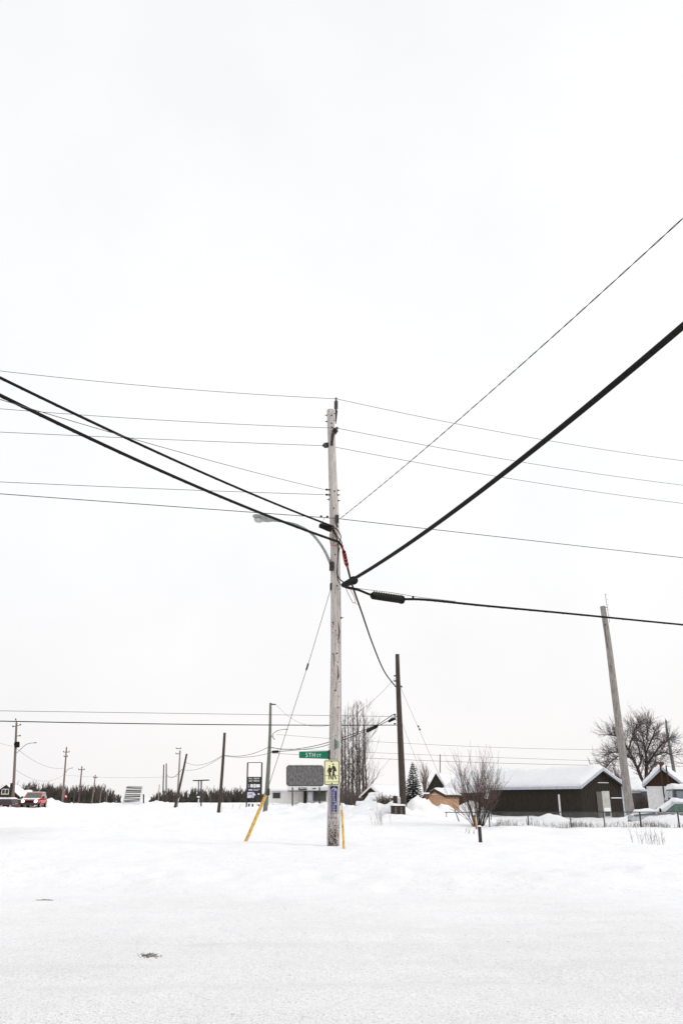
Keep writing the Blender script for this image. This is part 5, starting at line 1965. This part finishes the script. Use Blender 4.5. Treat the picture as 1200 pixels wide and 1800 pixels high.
# short brown post with orange marker in front of the shrub
p = at(845, 1484, 24.0)
o = thing('marker_post', 'short dark brown post standing in the snow in front of the shrub', 'post', Vector((p.x, 24, gz(p.x, 24))))
a, b = at(842, 1453, 24), at(845.5, 1500, 24)
d = (a - b).normalized()
MB().tube([b, a], .05, 8).build('shaft', 'post', o)
MB().lathe(a, d, [(0, .06), (.02, .055), (.035, .02)], 8).build('snow_cap', 'snowcap', o)
p = at(836.5, 1452, 34.5)
o = thing('marker_stake', 'thin orange marker stake at the base of the shrub', 'stake', Vector((p.x, 34.5, gz(p.x, 34.5))))
a, b = at(833.5, 1432, 34.5), at(837.5, 1462, 34.5)
MB().tube([b, a], .035, 6).build('shaft', 'orange', o)
MB().lathe(a, a - b, [(-.09, .042), (-.03, .042), (-.028, .02)], 6).build('band', 'post', o)
p = at(800, 1434, 40)
o = thing('marker_stake', 'thin dark stake leaning in the snow left of the shrub', 'stake', Vector((p.x, 40, gz(p.x, 40))))
a, b = at(796, 1416, 40), at(807, 1446, 40)
MB().tube([b, (a + b) / 2, a], [.024, .02, .014], 6).build('shaft', 'post', o)

# bollards on the forecourt and thin yellow stakes
bl = [(437.6, 1414, 1418, 'leftmost forecourt bollard under the price sign'), (444, 1413.5, 1416.5, 'second bollard under the price sign'), (454.5, 1413, 1418, 'bollard by the right post of the price sign'),
      (471, 1413, 1417, 'bollard just right of the greenish pole'), (479, 1412.6, 1417, 'second bollard right of the greenish pole'), (484, 1413, 1417, 'third bollard right of the greenish pole')]
FB = 92.0
root = None
for px, y0, y1, lab in bl:
    p = at(px, y1, FB)
    g = gz(p.x, FB)
    if root is None:
        root = thing('bollard', lab + ', dark', 'bollard', Vector((p.x, FB, g)), 'dark bollards on the forecourt')
        MB().lathe((0, 0, -.2), (0, 0, 1), [(0, .09), (.62, .09), (.66, .06)], 8).build('shaft', 'darksteel', root, local=True)
        MB().lathe((0, 0, .462), (0, 0, 1), [(0, .095), (.04, .08), (.07, .02)], 8).build('snow_cap', 'snowcap', root, local=True)
    else:
        dup(root, Vector((p.x, FB, g)), lab + ', dark')
root = None
for px, py, Y, lab in ((388, 1419, 70, 'thin yellow stake just right of the dark straight pole'), (407, 1420, 74, 'thin yellow stake between dark straight pole and price sign'), (420, 1420, 74, 'thin yellow stake left of the price sign'),
                       (449.5, 1421, 76, 'thin yellow stake below the price sign')):
    p = at(px, py, Y)
    g = gz(p.x, Y)
    if root is None:
        root = thing('marker_stake', lab, 'stake', Vector((p.x, Y, g)), 'thin yellow marker stakes')
        MB().tube([(0, 0, -.15), (.16, 0, .42)], .02, 5).build('shaft', 'yellow', root, local=True)
    else:
        dup(root, Vector((p.x, Y, g)), lab)


# ------------------------------------------------------------------ dry weeds and dirt
def weeds(name, label, spots, hmin, hmax, seed, r=.004, m='weed', lean=.45):
    rg = random.Random(seed)
    mb = MB()
    for x, y in spots:
        g = gz(x, y)
        h = rg.uniform(hmin, hmax)
        d = Vector((rg.uniform(-lean, lean), rg.uniform(-lean, lean), 1)).normalized()
        p = Vector((x, y, g - .03))
        q = p + d * h * .6
        e = q + (d + Vector((rg.uniform(-.3, .3), rg.uniform(-.3, .3), -.05))).normalized() * h * .4
        mb.tube([p, q, e], [r, r * .8, r * .5], 3, cap=False)
        for k in range(3):
            s = p.lerp(q, rg.uniform(.4, 1))
            mb.tube([s, s + Vector((rg.uniform(-.5, .5), rg.uniform(-.5, .5), .8)) * h * .28], [r * .7, r * .4], 3, cap=False)
    o = mb.build(name, m, origin=mb.v[0])
    return tag(o, label, 'weeds', kind='stuff')


rg = random.Random(77)
fx0, fx1 = at(866, 1452, FNY).x, at(1230, 1452, FNY).x
sp = []
for k in range(1500):
    x = rg.uniform(fx0, fx1)
    f = (x - fx0) / (fx1 - fx0)
    dens = .25 + .75 * max(0, math.sin(f * 17 + 1.1)) * (0.4 + .6 * f)
    if rg.random() < dens:
        sp.append((x, FNY + rg.uniform(-.25, .5)))
weeds('dry_weeds', 'dry brown weeds poking through snow along the chain link fence', sp, .08, .34, 3, r=.0045)
b = at(1140, 1484, 25.5)
weeds('dry_weeds', 'sparse dry weed clump in the open snow on the right', [(b.x + rg.gauss(0, .25), 25.5 + rg.gauss(0, .25)) for _ in range(26)], .2, .55, 4, r=.004, lean=.3)
b = at(669, 1436, 38)
weeds('dry_weeds', 'few thin dry stalks on the snow bank right of the tall pole', [(b.x + rg.gauss(0, .22), 38 + rg.gauss(0, .3)) for _ in range(12)], .35, .95, 5, r=.005, lean=.25)
b = at(826, 1470, 28)
weeds('dry_weeds', 'few short dry stalks in the snow left of the brown post', [(b.x + rg.gauss(0, .12), 28 + rg.gauss(0, .4)) for _ in range(9)], .12, .3, 6, r=.004)
sp = []
for px in range(870, 1010, 2):
    q = at(px, 1432, 52)
    sp.append((q.x + rg.uniform(-.1, .1), 52 + rg.uniform(-.6, .6)))
weeds('dry_weeds', 'short dark grass at the foot of the dark building wall', sp, .12, .32, 9, r=.007, m='bark_dark')


def patch(label, px, py, wpx, dpx, seed):
    rg = random.Random(seed)
    v = (900 - py) / F
    Y = (CAMZ - .0) / -((SN + v * CS) / (CS - v * SN))
    c = at(px, py, Y)
    W_, D_ = wpx / ppm(px, py, Y) / 2, dpx
    mb = MB()
    for k in range(int(60 + 400 * dpx)):
        a, q = rg.uniform(0, 6.28), rg.random() ** .8 * rg.choice((.5, 1, 1, 1.35))
        x, y = c.x + math.cos(a) * q * W_, c.y + math.sin(a) * q * D_
        s = rg.uniform(.008, .034) * max(.35, 1.2 - q * .7)
        g = gz(x, y)
        ring = [Vector((x + math.cos(2 * PI * j / 6) * s * rg.uniform(.7, 1.8), y + math.sin(2 * PI * j / 6) * s * rg.uniform(.7, 1.5), g - .008)) for j in range(6)]
        mb.add(ring + [Vector((x, y, g + s * rg.uniform(.25, .6)))], [(j, (j + 1) % 6, 6) for j in range(6)])
    o = mb.build('slush_debris', 'dirt', origin=c)
    tag(o, label, 'debris', kind='stuff')


patch('dark gritty slush clods on the packed snow at the far left', 80, 1582, 46, .10, 1)
patch('dark gritty slush clods on the packed snow road left of centre', 263, 1681, 46, .17, 2)
